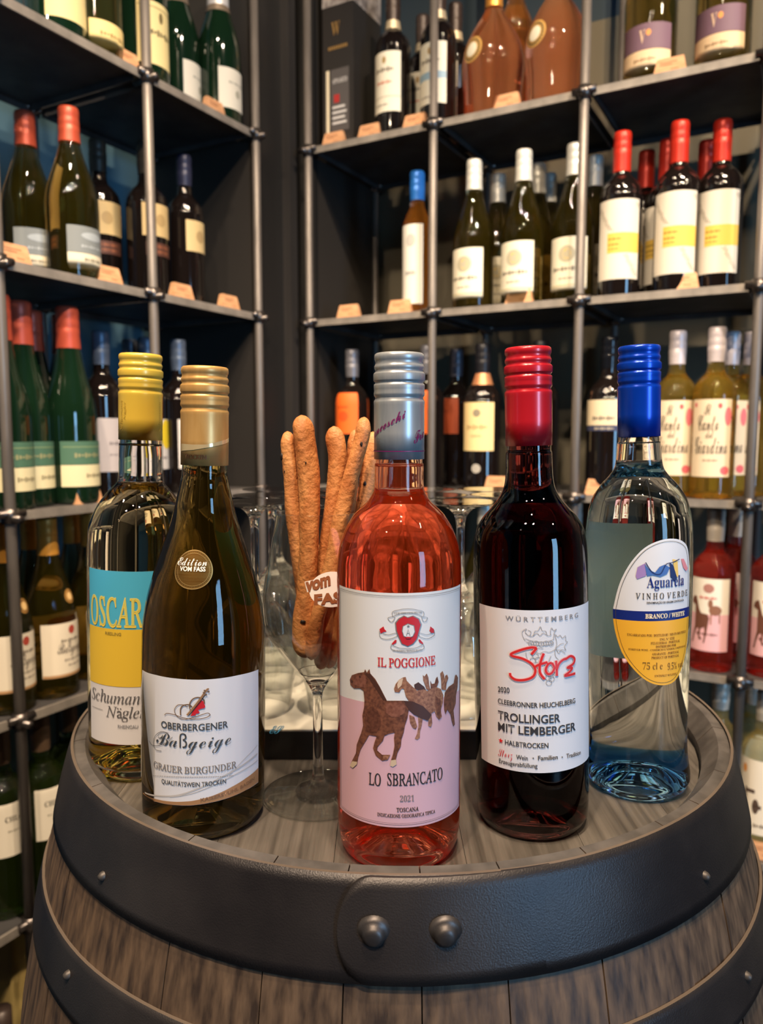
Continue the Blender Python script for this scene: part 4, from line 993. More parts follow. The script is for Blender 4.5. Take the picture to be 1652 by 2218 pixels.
# -- dark olive burgundy bottle
def burgundy():
    m = glass('olive brown bottle', (.58, .45, .03), 80, ior=1.42, haze=.05, hazecol=(.20, .12, .01))
    t, rev, cp, crev, H = front_bottle('wine_bottle', 'olive burgundy bottle with gold screw cap and violin on its white label', (443, 1830, .0406, 443.7, 795),
        [(1012, 395, 494), (1046, 391.7, 498), (1074, 386, 505), (1116, 378, 516), (1158, 366, 531), (1199.5, 352, 546), (1241, 338, 558), (1289, 322, 568), (1349, 312, 576.5), (1408, 309, 577.5), (1500, 308, 577.5), (1640, 309, 576), (1735, 310, 575), (1775, 312, 573)],
        (1007, 52), m, noisy('gold screw cap', (218, 170, 102), (206, 156, 88), (200, 200, 40), (.30, .42), .35), None)
    fr = (160, 1200, 3.361); A = Art(rev, fr)
    top = [(500, 842), (600, 880), (750, 906), (900, 915), (1050, 906), (1200, 880), (1340, 840)]
    bot = [(1340, 1660), (1250, 1718), (1150, 1765), (980, 1812), (850, 1830), (750, 1828), (600, 1803), (506, 1770)]
    P = [A.uv(*q) for q in top + bot]
    lb = paper(rev, P, mat('burgundy label paper', (220, 216, 218), .55), t)
    cop = mat('copper print', (188, 140, 98), .4, .3)
    up = [(506, 1740), (600, 1782), (750, 1802), (860, 1796), (1000, 1762), (1150, 1692), (1250, 1630), (1338, 1556)]
    A.poly(up + [(q[0] - (2 if q[0] > 1300 else 0), q[1] - 2) for q in bot], cop, .0004)
    sw = mat('pale swoosh print', (190, 182, 176), .5)
    A.stroke([(520, 1736), (620, 1760), (760, 1755), (920, 1700), (1100, 1610), (1250, 1520), (1332, 1452)], .0010, sw, .00035); A.stroke([(700, 1768), (850, 1745), (1000, 1690), (1180, 1600), (1334, 1500)], .0005, sw, .00035)
    A.stroke([(1130, 1610), (1230, 1500), (1332, 1390)], .0004, sw, .00035)
    ink = mat('dark slate ink', (62, 64, 68), .6); br = mat('brown line ink', (110, 84, 64), .5)
    A.text('OBERBERGENER', 640, 1120, 1284, 50, ink, 'sans', .012)
    A.text('Baßgeige', 605, 1140, 1412, 108, ink, 'script', -.006)
    A.stroke([(553, 1357), (575, 1388), (620, 1392), (680, 1370), (720, 1330)], .0003, ink); A.stroke([(642, 1433), (600, 1420), (584, 1370), (600, 1318), (640, 1292), (690, 1300)], .0003, ink)
    A.text('GRAUER BURGUNDER', 587, 1180, 1597, 50, mat('warm grey ink', (120, 112, 108), .6), 'roman', .014)
    for k in range(46):
        x = 586 + k * 12.6; A.disc(x, 1580 + 42 * (1 - ((x - 880) / 420) ** 2) ** .5, .00032, GINK, .0006, 6)
    A.text('QUALITÄTSWEIN TROCKEN', 643, 1105, 1692, 40, ink, 'sans', .01)
    A.text('KAISERSTUHL BADEN', 922, 1308, 0, 24, mat('dark copper print', (136, 96, 66), .5), 'sans', .02, yl=1800, yr=1642)
    A.poly([(850, 1178), (862, 1150), (882, 1115), (905, 1078), (928, 1058), (944, 1072), (956, 1108), (950, 1120), (925, 1125), (905, 1134), (916, 1150), (905, 1160), (890, 1160), (886, 1172)], RED, .0006)
    A.stroke([(826, 1172), (900, 1080), (965, 990), (982, 982)], .0011, mat('violin neck print', (150, 110, 76), .5), .0007); A.stroke([(838, 1174), (910, 1085), (958, 1022)], .0004, INK, .0008)
    for q in ((946, 1006), (962, 1022), (952, 992), (980, 1000)): A.disc(q[0], q[1], .0006, br, .0008, 8)
    A.stroke([(664, 1172), (680, 1158), (730, 1166), (800, 1190), (870, 1200), (950, 1192), (990, 1172), (975, 1156), (930, 1168), (860, 1192), (790, 1200), (748, 1170), (736, 1130), (760, 1098), (800, 1096), (830, 1112)], .0004, br)
    A.stroke([(780, 1172), (780, 1125), (800, 1100), (840, 1095), (862, 1112)], .0007, br); A.stroke([(845, 1125), (846, 1085), (870, 1052), (910, 1042), (945, 1058), (950, 1088)], .0007, br)
    A.done(lb)
    # medallion on the shoulder
    gold = noisy('brushed gold foil', (206, 160, 88), (160, 112, 52), (30, 30, 700), (.2, .35), .9)
    c = A.uv(869, 112); rad = A.uv(869, 112)[1] - A.uv(869, 258)[1]
    ku = rev.R / rev.r(c[1])
    md = paper(rev, [(c[0] + rad * ku * cos(2 * pi * k / 48), c[1] + rad * sin(2 * pi * k / 48)) for k in range(48)], gold, t, 'medallion', .0004, zs=True)
    M = Art(rev, fr); e = mat('embossed gold edge', (224, 184, 116), .3, .8)
    for ra, rb in ((1, .94), (.84, .81)): M.stroke_uv([(c[0] + rad * ku * (ra + rb) / 2 * cos(2 * pi * k / 48), c[1] + rad * (ra + rb) / 2 * sin(2 * pi * k / 48)) for k in range(48)], rad * (ra - rb), e, .0006, True)
    for k in range(48): 
        a = 2 * pi * k / 48; M.poly_uv([(c[0] + rad * ku * .885 * cos(a) + .0002 * cos(b), c[1] + rad * .885 * sin(a) + .0002 * sin(b)) for b in (0, 1.57, 3.14, 4.71)], e, .0007)
    wh = mat('white foil print', (240, 232, 216), .4)
    M.text('Edition', 757, 968, 84, 58, wh, 'script', .0, off=.0008); M.text('VOM FASS', 772, 958, 124, 34, wh, 'sans', .03, off=.0008)
    M.done(md, 'lettering', zs=True, step=.002)
    C = Art(crev, (160, 740, 3.591))
    foil = mat('bright gold foil', (240, 212, 160), .15, .5)
    C.poly([(838, 792), (930, 800), (1030, 800), (1130, 775), (1200, 748), (1200, 778), (1130, 805), (1030, 825), (930, 842), (838, 850)], foil, .0003)
    C.text('TROCKEN', 868, 1030, 914, 36, mat('brown cap ink', (70, 44, 24), .5), 'sans', .02, off=.0004)
    z0 = C.uv(1020, 778)[1]; z1 = C.uv(1020, 958)[1]
    C.done(cp)
burgundy()

# -- red wine with the white label
def redwine():
    m = glass('deep red wine bottle', (.50, .05, .04), 130, ior=1.45)
    t, rev, cp, crev, H = front_bottle('wine_bottle', 'dark red wine bottle with red screw cap and plain white label with red script', (1151, 1831, .0372, 1143, 753),
        [(980, 1093, 1193), (1028, 1092, 1195), (1056, 1088, 1200), (1078, 1076, 1210), (1098, 1062, 1228), (1120, 1043, 1248), (1145, 1030, 1262), (1182, 1024, 1270), (1252, 1023, 1272), (1310, 1025, 1274), (1500, 1027, 1275), (1635, 1029, 1274), (1745, 1031, 1271), (1786, 1034, 1267)],
        (965, 51), m, mat('red screw cap', (200, 30, 44), .28, .2, .6, .3), None)
    fr = (1000, 1250, 3.637)
    lb, uL, uR, zb, zt = rect_label(rev, 148, 998, 262, 1543, fr, mat('lilac white paper', (222, 222, 230), .55), t, xc=600)
    A = Art(rev, fr); g = mat('pencil grey ink', (150, 150, 156), .6); d = mat('charcoal ink', (52, 52, 58), .6)
    A.text('W Ü R T T E M B E R G', 347, 910, 350, 46, mat('mid grey ink', (130, 130, 138), .6), 'sans', .004)
    w_ = .0003
    for q in ([(500, 500), (478, 455), (478, 425), (510, 405), (500, 430), (530, 460), (545, 430), (520, 415)], [(530, 460), (560, 462), (575, 425), (600, 420), (618, 388), (632, 420), (660, 425), (672, 458), (700, 455)],
              [(560, 462), (590, 440), (615, 460), (640, 440), (672, 458)], [(700, 455), (695, 430), (705, 398), (720, 420), (742, 408), (725, 440), (720, 490)], [(500, 482), (550, 500), (620, 508), (690, 500), (722, 488)],
              [(506, 505), (560, 528), (625, 535), (690, 528), (722, 512)], [(735, 450), (755, 470), (770, 455), (790, 480), (812, 460), (815, 500), (828, 510), (805, 545), (815, 575), (780, 570), (760, 600), (740, 560)],
              [(730, 570), (690, 590), (650, 585), (610, 600), (590, 590)], [(730, 570), (770, 530), (800, 520)], [(730, 570), (775, 575), (810, 600)], [(730, 570), (735, 620), (760, 650)], [(640, 560), (600, 556), (560, 570)],
              [(505, 590), (515, 640), (540, 660)], [(700, 620), (670, 700), (690, 760)], [(730, 450), (745, 520), (735, 560)]):
        A.stroke(q, w_, g)
    for x in (545, 585, 625, 662, 700): A.disc(x, 515 + (10 if x == 625 else 5), .0017, g, .0006, 14, .0014); A.stroke([(x - 6, 518), (x + 6, 518)], w_, g, smooth=0); A.stroke([(x, 508), (x, 530)], w_, g, smooth=0)
    for x, y in ((580, 620), (560, 655), (600, 650), (685, 830), (705, 800), (680, 790), (700, 765)): A.disc(x, y, .0019, g, .0006, 14, .0016)
    r = mat('scarlet ink', (214, 44, 44), .45); halo = mat('pink halo ink', (236, 170, 174), .5)
    S = [[(588, 556), (545, 552), (470, 570), (395, 600), (400, 618), (480, 640), (550, 680), (578, 730), (560, 780), (500, 806), (430, 806), (390, 780), (382, 752)], [(588, 556), (548, 606)], [(642, 598), (615, 680), (614, 750), (650, 802)],
         [(572, 706), (610, 685), (672, 668)], [(705, 672), (675, 685), (658, 730), (675, 760), (705, 752), (724, 712), (705, 672)], [(738, 655), (742, 720), (744, 776)], [(742, 730), (760, 680), (790, 650), (815, 640)],
         [(810, 645), (850, 620), (880, 640), (870, 680), (825, 712), (862, 712), (840, 745), (806, 775), (886, 756)]]
    for q in S: A.stroke(q, .0021, halo, .0007)
    for q in S: A.stroke(q, .0014, r, .0008)
    A.text('2020', 288, 378, 908, 42, d, 'sans', .012, yl=900, yr=910)
    A.text('CLEEBRONNER HEUCHELBERG', 288, 888, 1027, 40, d, 'sans', .012)
    A.text('TROLLINGER', 290, 772, 1148, 66, d, 'sans', .014); A.text('MIT LEMBERGER', 290, 890, 1243, 66, d, 'sans', .014)
    A.star(310, 1286, .0019, r); A.text('HALBTROCKEN', 343, 680, 1341, 40, d, 'sans', .012)
    A.text('Storz', 290, 402, 1422, 60, r, 'script', -.01, yl=1408, yr=1422)
    A.text('Wein', 430, 520, 1437, 36, d, 'sans', .01); A.star(562, 1424, .0007, d); A.text('Familien', 600, 752, 1439, 36, d, 'sans', .01); A.star(787, 1416, .0007, d); A.text('Tradition', 820, 930, 0, 34, d, 'sans', .01, yl=1425, yr=1394)
    A.text('Erzeugerabfüllung', 297, 595, 0, 34, d, 'sans', .01, yl=1458, yr=1500)
    A.done(lb)
redwine()

# -- clear bottle with the oval label
def clear_bottle():
    m = glass('clear green tinted bottle', (.70, .92, .90), 5, ior=1.42)
    t, rev, cp, crev, H = front_bottle('wine_bottle', 'clear white wine bottle with blue screw cap and oval white and yellow label', (1378, 1744, .0368, 1384, 750),
        [(960, 1336, 1430), (1007, 1327, 1431), (1027, 1315, 1440), (1050, 1294, 1461), (1074, 1277, 1477), (1098, 1269, 1486), (1122, 1264.5, 1491), (1170, 1262, 1495.5), (1300, 1264, 1495), (1457, 1269, 1488), (1600, 1272, 1484), (1690, 1275, 1480)],
        (945.5, 47), m, noisy('blue screw cap', (10, 70, 200), (6, 58, 180), (80, 80, 20), (.2, .3), .35), 1012, base_tint=((.10, .62, .95), 70, 'aqua blue thick glass base'))
    fr = (1240, 740, 2.093); A = Art(rev, fr)
    out = [(183, 1230), (190, 1180), (215, 1090), (262, 1003), (325, 935), (395, 901), (455, 893), (500, 907), (521, 945), (527, 1050), (524, 1200), (517, 1350), (500, 1450), (468, 1528), (420, 1556), (350, 1545), (283, 1492), (225, 1410), (193, 1310)]
    P = [A.uv(*q) for q in out]; n = len(P); S = []
    for i in range(n):
        a, b, c, d = P[i - 1], P[i], P[(i + 1) % n], P[(i + 2) % n]
        for k in range(4):
            q = k / 4; S.append(tuple(.5 * (2 * b_ + (c_ - a_) * q + (2 * a_ - 5 * b_ + 4 * c_ - d_) * q * q + (-a_ + 3 * b_ - 3 * c_ + d_) * q ** 3) for a_, b_, c_, d_ in zip(a, b, c, d)))
    lb = paper(rev, S, mat('oval label paper', (226, 226, 232), .5), t)
    zt, zbm = A.uv(330, 1222)[1], A.uv(330, 1267)[1]
    yel = mat('orange yellow print', (246, 180, 52), .5); nav = mat('navy print', (20, 40, 120), .45)
    def clip(poly, z, keep_below=True):
        o = []
        for i in range(len(poly)):
            p, q = poly[i], poly[(i + 1) % len(poly)]; a = (p[1] <= z) == keep_below; b = (q[1] <= z) == keep_below
            if a: o.append(p)
            if a != b: s = (z - p[1]) / (q[1] - p[1]); o.append((p[0] + (q[0] - p[0]) * s, z))
        return o
    A.poly_uv(clip(clip(S, zt), zbm, False), nav, .0004); A.poly_uv(clip(S, zbm), yel, .0004)
    cu = sum(p[0] for p in S) / len(S); cz = sum(p[1] for p in S) / len(S)
    A.stroke_uv([(cu + (p[0] - cu) * .93, cz + (p[1] - cz) * .965) for p in S], .00030, mat('gilt line', (110, 96, 70), .4, .5), .0005, True)
    A.poly([(285, 1062), (294, 1022), (328, 1004), (338, 1030), (330, 1062), (292, 1076)], mat('violet wash', (160, 130, 190), .6))
    A.poly([(325, 1008), (350, 1035), (372, 1046), (392, 1020), (415, 1010), (438, 1022), (425, 1052), (395, 1066), (362, 1058), (335, 1062)], mat('blue wash', (70, 110, 180), .6), .0006)
    A.poly([(436, 1000), (452, 1012), (470, 1070), (462, 1084), (440, 1066)], mat('deep blue wash', (26, 44, 100), .6), .0007)
    A.poly([(450, 985), (472, 990), (476, 1060), (468, 1072), (458, 1030)], mat('yellow wash', (240, 200, 110), .6), .0006)
    A.poly([(488, 984), (500, 984), (518, 1028), (510, 1040), (498, 1024)], mat('pink wash', (226, 140, 150), .6), .0006)
    A.stroke([(330, 1000), (360, 1045), (395, 1052), (420, 1010), (450, 1000), (480, 985)], .0006, mat('deep blue wash', (26, 44, 100)), .0008)
    A.text('Aguarela', 335, 500, 1113, 50, nav, 'serif', 0); A.text('V I N H O  V E R D E', 286, 516, 1166, 28, INK, 'roman', .01); A.text('DENOMINAÇÃO DE ORIGEM CONTROLADA', 335, 500, 1186, 12, INK, 'sans', .02)
    A.text('BRANCO / WHITE', 328, 502, 1252, 21, mat('pale gold print', (246, 224, 190), .4), 'serif', .02, off=.0007)
    bi = mat('brown small print', (120, 84, 30), .6)
    for s_, a, b, y in (('ENGARRAFADO POR / BOTTLED BY / MIS EN BOUTEILLE', 247, 508, 1336), ('ENG. N.º 1232', 393, 458, 1352), ('FELGUEIRAS - PORTUGAL', 353, 482, 1369), ('DISTRIBUIDO POR', 375, 465, 1385), ('FOREVER WINE - COMÉRCIO E VINHOS, UNIPESSOAL', 253, 506, 1401), ('AMARANTE - PORTUGAL', 358, 478, 1418), ('PRODUCT OF PORTUGAL', 356, 478, 1435), ('ENTHÄLT SULFITE', 370, 468, 1516)):
        A.text(s_, a, b, y, 11, bi, 'serif', 0)
    A.text('75 cl e', 316, 405, 1485, 32, bi, 'serif', -.01); A.text('9,5% vol.', 428, 496, 1482, 32, bi, 'serif', -.01)
    A.done(lb)
    # back label, seen through the wine
    z0, z1 = A.uv(330, 1530)[1], A.uv(330, 885)[1]; R = rev.R
    paper(rev, [(R * 3.02, z0), (R * 3.80, z0), (R * 3.80, z1), (R * 3.02, z1)], mat('grey green label back', (182, 190, 174), .6), t, 'back_label')
clear_bottle()

# -- pale wine with blue and yellow label
def oscar():
    m = glass('pale yellow wine bottle', (1.0, .90, .45), 12, ior=1.42)
    t, rev, cp, crev, H = front_bottle('wine_bottle', 'clear bottle of pale wine with yellow screw cap and blue, yellow and white label', (305, 1699, .0385, 304.6, 768),
        [(965, 258, 352), (1035, 257, 352.7), (1046, 253, 357), (1055, 245, 365), (1074, 227, 382), (1096, 211, 398), (1130, 196, 413), (1158, 191.5, 418), (1220, 190, 419.5), (1350, 191.5, 418), (1500, 193, 416), (1620, 195, 414)],
        (953, 48), m, mat('yellow screw cap', (228, 192, 74), .30, .12, .6, .2), 1058, base_tint=((.95, .85, .15), 50, 'yellow green thick glass base'))
    fr = (160, 1200, 3.361); A = Art(rev, fr); R = rev.R; uL, uR = A.uv(121, 700)[0], R * 1.35
    z = [A.uv(486, y)[1] for y in (1385, 966, 549, 128)]
    b = bmesh.new(); cols = [mat('panel white paper', (220, 216, 220), .55), mat('panel yellow', (226, 188, 58), .55), mat('panel blue', (74, 176, 216), .55)]
    lb = paper(rev, [(uL, z[0]), (uR, z[0]), (uR, z[3]), (uL, z[3])], cols[0], t)
    A.poly_uv([(uL, z[1]), (uR, z[1]), (uR, z[2]), (uL, z[2])], cols[1], .0003); A.poly_uv([(uL, z[2]), (uR, z[2]), (uR, z[3]), (uL, z[3])], cols[2], .0003)
    yl = mat('panel letter yellow', (240, 212, 90), .5); pale = mat('panel letter inner', (206, 204, 110), .5)
    A.text('OSCAR', 133, 505, 528, 214, yl, 'roman', .022); A.text('OSCAR', 135, 503, 520, 200, pale, 'roman', -.006, off=.0007)
    A.text('RIESLING', 232, 345, 590, 22, mat('olive ink', (140, 124, 60), .6), 'sans', .01); dk = mat('soft black ink', (90, 88, 92), .6)
    A.text('Schumann', 137, 540, 1090, 92, dk, 'italic', 0); A.text('Nägler', 237, 520, 1194, 84, dk, 'italic', 0)
    A.stroke([(140, 1105), (213, 1132)], .0003, dk, smooth=0); A.text('RHEINGAU', 322, 467, 1268, 25, mat('mid grey ink', (130, 130, 138)), 'sans', .01)
    A.done(lb)
    C = Art(crev, (160, 740, 3.591)); tm = mat('olive cap print', (176, 146, 50), .5)
    for s_, x0, x1, y0, y1 in (('Schumann', 362, 380, 690, 455), ('Nägler', 388, 404, 610, 465), ('Schumann', 655, 672, 705, 470)):
        V, Fs = glyphs(s_, 'italic'); bb = C.bm(tm, .0003); (ua, za), (ub, zb_) = C.uv(x0, y0), C.uv(x1, y1)
        vs = [bb.verts.new((ub + (ua - ub) * y, za + (zb_ - za) * x, 0)) for x, y in V]
        for f in Fs:
            try: bb.faces.new([vs[i] for i in f])
            except ValueError: pass
    C.done(cp)
oscar()

# ------------------------------------------------------------------ glasses, tray, breadsticks
CLEAR = glass('clear crystal', ior=1.48)
def thin_crystal():
    m = bpy.data.materials.new('thin blown crystal'); m.use_nodes = True; nt = m.node_tree; nt.nodes.remove(nt.nodes['Principled BSDF']); N = nt.nodes.new
    tr = N('ShaderNodeBsdfTransparent'); tr.inputs[0].default_value = (.97, .975, .97, 1); gl = N('ShaderNodeBsdfGlossy'); gl.inputs['Roughness'].default_value = .02
    lw = N('ShaderNodeLayerWeight'); lw.inputs[0].default_value = .5
    pw = N('ShaderNodeMath'); pw.operation = 'POWER'; pw.inputs[1].default_value = 2.6; nt.links.new(lw.outputs['Facing'], pw.inputs[0])
    fr = N('ShaderNodeMath'); fr.operation = 'MULTIPLY_ADD'; fr.inputs[1].default_value = .9; fr.inputs[2].default_value = .05; nt.links.new(pw.outputs[0], fr.inputs[0]); mx = N('ShaderNodeMixShader')
    nt.links.new(fr.outputs[0], mx.inputs[0]); nt.links.new(tr.outputs[0], mx.inputs[1]); nt.links.new(gl.outputs[0], mx.inputs[2]); nt.links.new(mx.outputs[0], nt.nodes['Material Output'].inputs['Surface'])
    return m
THIN = thin_crystal()
def split_glass(o, z0, z1, up=True):
    """walls of bowl and foot are thin crystal, the solid stem between heights z0 and z1 is solid crystal"""
    o.data.materials.append(THIN)
    for p in o.data.polygons:
        c = sum((o.data.vertices[v].co.z for v in p.vertices)) / len(p.vertices)
        p.material_index = 0 if z0 < c < z1 else 1
def breadstick_glass():
    p = on_z(690, 1779, HEAD); d = Vector((p.x, p.y, 0)).normalized(); R = .0385; B = Vector((p.x, p.y, HEAD)) + d * R
    rows = [(1112, 607, 777), (1150, 600, 784), (1200, 590, 794), (1250, 581, 802), (1290, 576, 808), (1330, 576, 808), (1365, 582, 802), (1395, 600, 786), (1425, 624, 762), (1455, 650, 736), (1478, 668, 718), (1500, 680, 705), (1530, 684, 704)]
    P = prof_from([(y, a, b) for y, a, b in rows], B, 0); P = sorted(P, key=lambda q: q[1])
    bowlR = [(r, z) for r, z in P]; zb = P[3][1]; ztop = P[-1][1]
    B.z += .0006; t = thing('wine_glass', 'stemmed wine glass holding breadsticks, standing upright on the barrel', 'glass', B)
    foot = [(0, 0), (.0375, 0), (.0385, .0006), (.0380, .0014), (.025, .0028), (.012, .005), (.0055, .010), (.0040, .018), (.0034, .040)]
    outer = spline(foot + [(.0034, P[0][1] - .012)] + P, 5)
    T = .0011; inner = [(max(r - T, 0), z) for r, z in outer if z > P[2][1] + .001]
    zin = inner[0][1]
    inner = [(0, zin - .0015), (inner[0][0] * .6, zin - .001)] + inner
    bm = lathe(outer + [(outer[-1][0] - T / 2, outer[-1][1] + .0005)] + inner[::-1], 80)
    bmesh.ops.recalc_face_normals(bm, faces=bm.faces[:])
    o = link('bowl_and_stem', bm, CLEAR, t)
    split_glass(o, .004, P[3][1])
    rev = Rev(B, 0, [q for q in outer if q[1] > P[1][1]])
    # frosted round logo
    A = Art(rev, (500, 1000, 3.58))
    fw_ = mat('frosted white print', (226, 220, 218), .6); c = A.uv(782, 990); rad = abs(A.uv(782, 1128)[1] - A.uv(782, 990)[1])
    md = paper(rev, [(c[0] + rad * 1.35 * cos(2 * pi * k / 40), c[1] + rad * sin(2 * pi * k / 40)) for k in range(40)], fw_, t, 'logo_disc', .0004, zs=True)
    bi = mat('logo letter brown', (136, 78, 44), .6)
    A.poly([(572, 930), (640, 915), (640, 1000), (592, 1012)], fw_, .0004)
    A.text('vom', 577, 770, 0, 74, bi, 'sans', .05, off=.0008, yl=1006, yr=950); A.text('FASS', 645, 905, 0, 82, bi, 'sans', .05, off=.0008, yl=1108, yr=1070)
    A.done(md, zs=True, step=.002)
    return B, P
GB, GP = breadstick_glass()
CRUST = noisy('baked crust', (220, 152, 92), (188, 112, 58), (90, 90, 35), (.5, .65), bump=.6, bscale=260)
OLIVE = mat('olive bit', (34, 22, 16), .5)
def stick(label, pts, rad, y, spots=(), seed=0):
    """pts: pixels along the stick, y: metres away at each end"""
    P = []
    n0 = len(pts)
    for i, q in enumerate(pts):
        yy = y[0] + (y[1] - y[0]) * i / (n0 - 1); P.append(on_plane(q[0], q[1], Vector((0, yy, 0)), Vector((0, 1, 0))))
    Q = [P[0]] + P + [P[-1]]; C = []
    for i in range(1, len(Q) - 2):
        for k in range(10):
            t = k / 10; C.append(.5 * (2 * Q[i] + (Q[i + 1] - Q[i - 1]) * t + (2 * Q[i - 1] - 5 * Q[i] + 4 * Q[i + 1] - Q[i + 2]) * t * t + (-Q[i - 1] + 3 * Q[i] - 3 * Q[i + 1] + Q[i + 2]) * t ** 3))
    C.append(P[-1]); b = bmesh.new(); rings = []; n = len(C); seg = 20
    L = [0]
    for i in range(1, n): L.append(L[-1] + (C[i] - C[i - 1]).length)
    for i, c in enumerate(C):
        d = (C[min(i + 1, n - 1)] - C[max(i - 1, 0)]).normalized(); a = d.cross(Vector((0, 1, 0))).normalized(); e = a.cross(d)
        s, tot = L[i], L[-1]; end = min(s, tot - s) / .010; k = sqrt(max(1 - (1 - min(end, 1)) ** 2, .004))
        ring = []
        for j in range(seg):
            th = 2 * pi * j / seg; tw = th + s * 28 + seed
            r = rad * k * (1 + .07 * cos(2 * tw) + .05 * cos(tw) + .10 * noise.noise(Vector((s * 60 + seed * 9, cos(th), sin(th)))) + .05 * noise.noise(Vector((s * 240 + seed, 2 * cos(th), 2 * sin(th)))))
            ring.append(b.verts.new(c + (a * cos(th) + e * sin(th)) * r))
        rings.append(ring)
    for i in range(n - 1):
        for j in range(seg):
            f = b.faces.new((rings[i][j], rings[i][(j + 1) % seg], rings[i + 1][(j + 1) % seg], rings[i + 1][j])); f.smooth = True
    b.faces.new(rings[0][::-1]); b.faces.new(rings[-1])
    bmesh.ops.recalc_face_normals(b, faces=b.faces[:])
    t = thing('breadstick', label, 'breadstick', group='breadsticks in the glass')
    o = link('baked_stick', b, CRUST, t)
    for (x, yp, s1, s2) in spots:
        fr = min(range(n), key=lambda i: abs((C[i] - Vector((0, 0, EYE))).normalized().dot(ray(x, yp).normalized()) - 1)); c = on_plane(x, yp, C[fr], Vector((0, 1, 0)))
        dx = c.x - C[fr].x; dx = max(min(dx, rad * .8), -rad * .8); c = C[fr] + Vector((dx, -sqrt(rad * rad - dx * dx) * .97, c.z - C[fr].z))
        b = bmesh.new(); bmesh.ops.create_icosphere(b, subdivisions=2, radius=1.0, matrix=Matrix.Translation(c) @ Matrix.Diagonal((s1, .0010, s2, 1)))
        for v in b.verts: v.co += Vector((noise.noise(v.co * 900), 0, noise.noise(v.co * 800 + Vector((5, 5, 5))))) * .0007
        link('olive_piece', b, OLIVE, t, True)
    return t
Yg = GB.y
stick('breadstick furthest left, with a black olive bit near its tip', [(622, 934), (626, 985), (632, 1040), (636, 1100), (646, 1180), (655, 1260), (664, 1340)], .0056, (Yg + .004, Yg), [(608.5, 989, .0013, .0028), (617, 1021, .0006, .0009)], 1)
stick('thick smooth breadstick second from the left, tallest of all', [(652, 899), (662, 960), (669, 1030), (671, 1110), (668, 1200), (662, 1290), (655, 1370), (662, 1425)], .0071, (Yg - .002, Yg - .009), [(663, 1001, .0005, .0007), (658, 1342, .0020, .0014)], 2)
stick('breadstick with a folded flat tip in the middle', [(722, 923), (731, 985), (727, 1050), (717, 1120), (708, 1200), (703, 1290), (700, 1380), (694, 1450)], .0062, (Yg + .004, Yg - .002), [], 3)
stick('knobbly breadstick leaning right across the others', [(789, 903), (783, 950), (766, 1010), (748, 1080), (732, 1150), (714, 1240), (690, 1330), (674, 1430)], .0055, (Yg - .006, Yg - .013), [(782.5, 962, .0009, .0018)], 4)
stick('breadstick behind the knobbly leaning one', [(771, 930), (765, 985), (757, 1050), (750, 1130), (742, 1230), (730, 1330), (722, 1420)], .0052, (Yg + .012, Yg + .006), [], 5)
stick('pale breadstick with an olive bit beside the rose bottle neck', [(808, 935), (801, 1000), (790, 1080), (776, 1160), (762, 1250), (745, 1340), (728, 1430)], .0060, (Yg + .020, Yg + .008), [(791, 1047, .0015, .0018)], 6)
stick('short breadstick whose lower end shows through the glass', [(690, 1180), (700, 1250), (706, 1330), (716, 1400), (712, 1448)], .0056, (Yg + .004, Yg + .002), [], 7)

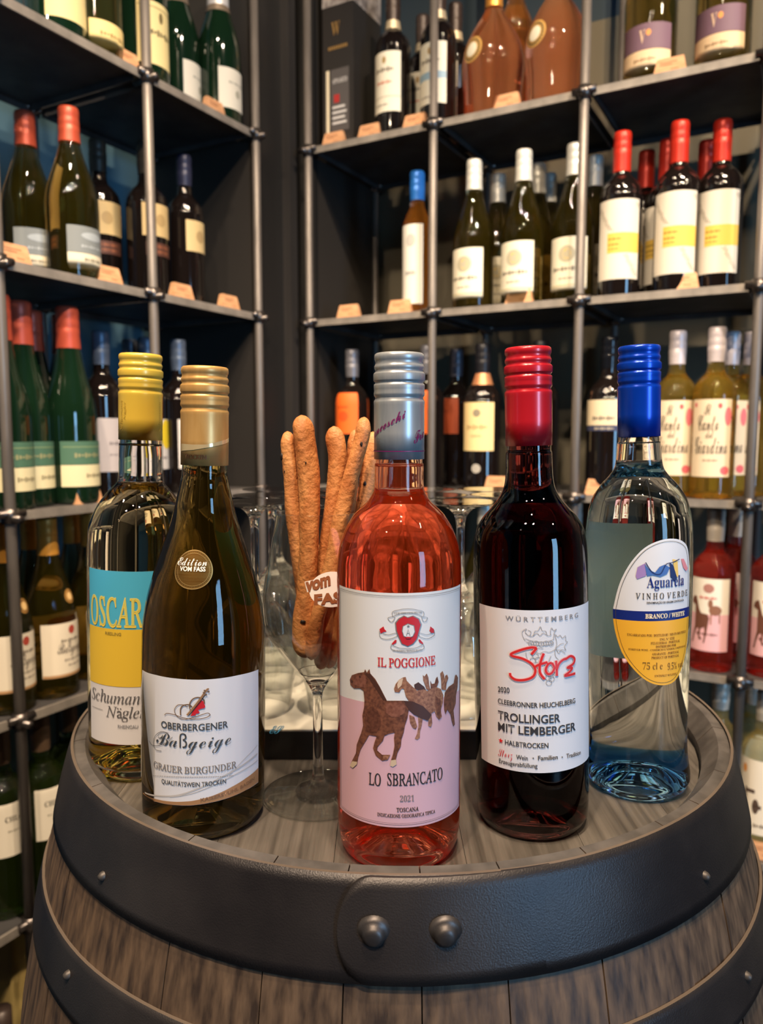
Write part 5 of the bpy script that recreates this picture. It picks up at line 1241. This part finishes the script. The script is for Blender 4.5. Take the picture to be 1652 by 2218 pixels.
def tray():
    z0 = HEAD; zt = HEAD + .024; x0, x1 = -.150, .150; y0, y1 = .592, .835
    t = thing('tray', 'white topped tray with black sides under the upturned glasses', 'tray', (0, 0, 0))
    def rr(x0, x1, y0, y1, r, z, b, n=6):
        P = []
        for cx_, cy_, a in ((x1 - r, y0 + r, -pi / 2), (x1 - r, y1 - r, 0), (x0 + r, y1 - r, pi / 2), (x0 + r, y0 + r, pi)):
            for k in range(n + 1): P.append(b.verts.new((cx_ + r * cos(a + pi / 2 * k / n), cy_ + r * sin(a + pi / 2 * k / n), z)))
        return P
    b = bmesh.new(); A = rr(x0, x1, y0, y1, .012, z0, b); Bq = rr(x0, x1, y0, y1, .012, zt - .001, b); n = len(A)
    for i in range(n): b.faces.new((A[i], A[(i + 1) % n], Bq[(i + 1) % n], Bq[i]))
    b.faces.new(A[::-1]); b.faces.new(Bq); link('tray_body', b, mat('black lacquer', (24, 23, 24), .3), t)
    b = bmesh.new(); A = rr(x0 + .002, x1 - .002, y0 + .002, y1 - .002, .010, zt - .0012, b); Bq = rr(x0 + .002, x1 - .002, y0 + .002, y1 - .002, .010, zt, b); n = len(A)
    for i in range(n): b.faces.new((A[i], A[(i + 1) % n], Bq[(i + 1) % n], Bq[i]))
    b.faces.new(A[::-1]); b.faces.new(Bq); top = link('tray_surface', b, mat('white melamine', (224, 218, 204), .25), t)
    # blue signature in the near corner
    b = bmesh.new(); V, Fs = glyphs('ES', 'script'); q0 = on_z(582, 1589, zt + .0004); q1 = on_z(610, 1589, zt + .0004)
    hgt = on_z(595, 1572, zt).y - on_z(595, 1589, zt).y
    vs = [b.verts.new((q0.x + (q1.x - q0.x) * x, q0.y + hgt * y, zt + .0004)) for x, y in V]
    for f in Fs:
        try: b.faces.new([vs[i] for i in f])
        except ValueError: pass
    link('signature', b, mat('blue signature ink', (50, 120, 160), .5), top)
    return zt
TZ = tray() + .0002
gp = None
def tray_glass(x, y, label):
    global gp
    if gp is None:
        t = thing('wine_glass', label, 'glass', (x, y, TZ), 'upturned glasses on the tray')
        H = .178
        up = spline([(.0275, 0), (.0300, .015), (.0335, .035), (.0350, .052), (.0325, .070), (.024, .086), (.012, .098), (.0055, .106), (.0036, .118), (.0034, .150), (.0042, .162), (.0070, .169), (.014, .1735), (.028, .1762), (.0335, .1772), (.0340, H), (0, H)], 4)
        T = .0010; inn = [(max(r - T, 0), z) for r, z in up if z < .092]
        b = lathe([inn[0]] + up, 40) if False else lathe(inn[::-1] + up, 40)
        # close the inner bowl
        b2 = lathe([(0, .094), inn[-1]], 40); me = bpy.data.meshes.new('x'); b2.to_mesh(me); b2.free(); b.from_mesh(me); bpy.data.meshes.remove(me)
        bmesh.ops.remove_doubles(b, verts=b.verts[:], dist=1e-6); bmesh.ops.recalc_face_normals(b, faces=b.faces[:])
        split_glass(link('bowl_and_stem', b, CLEAR, t), .094, .172); gp = t; return t
    t = dup(gp, (x, y, TZ), 0); t['label'] = label; return t
names = {(0, 0): 'left', (1, 0): 'inner left', (2, 0): 'inner right', (3, 0): 'right'}
for j, (yy, row) in enumerate(((.640, 'front row'), (.714, 'middle row'), (.788, 'back row'))):
    for i, x in enumerate((-.106, -.034, .066 if j == 0 else .040, .114 if j else .140)):
        if j == 0 and i == 3: x = .1 + .01; continue
        tray_glass(x + (.004 if j == 1 else 0), yy, 'upturned wine glass on the tray, %s, %s of its row' % (row, ('left end', 'second from left', 'third from left', 'right end')[i]))
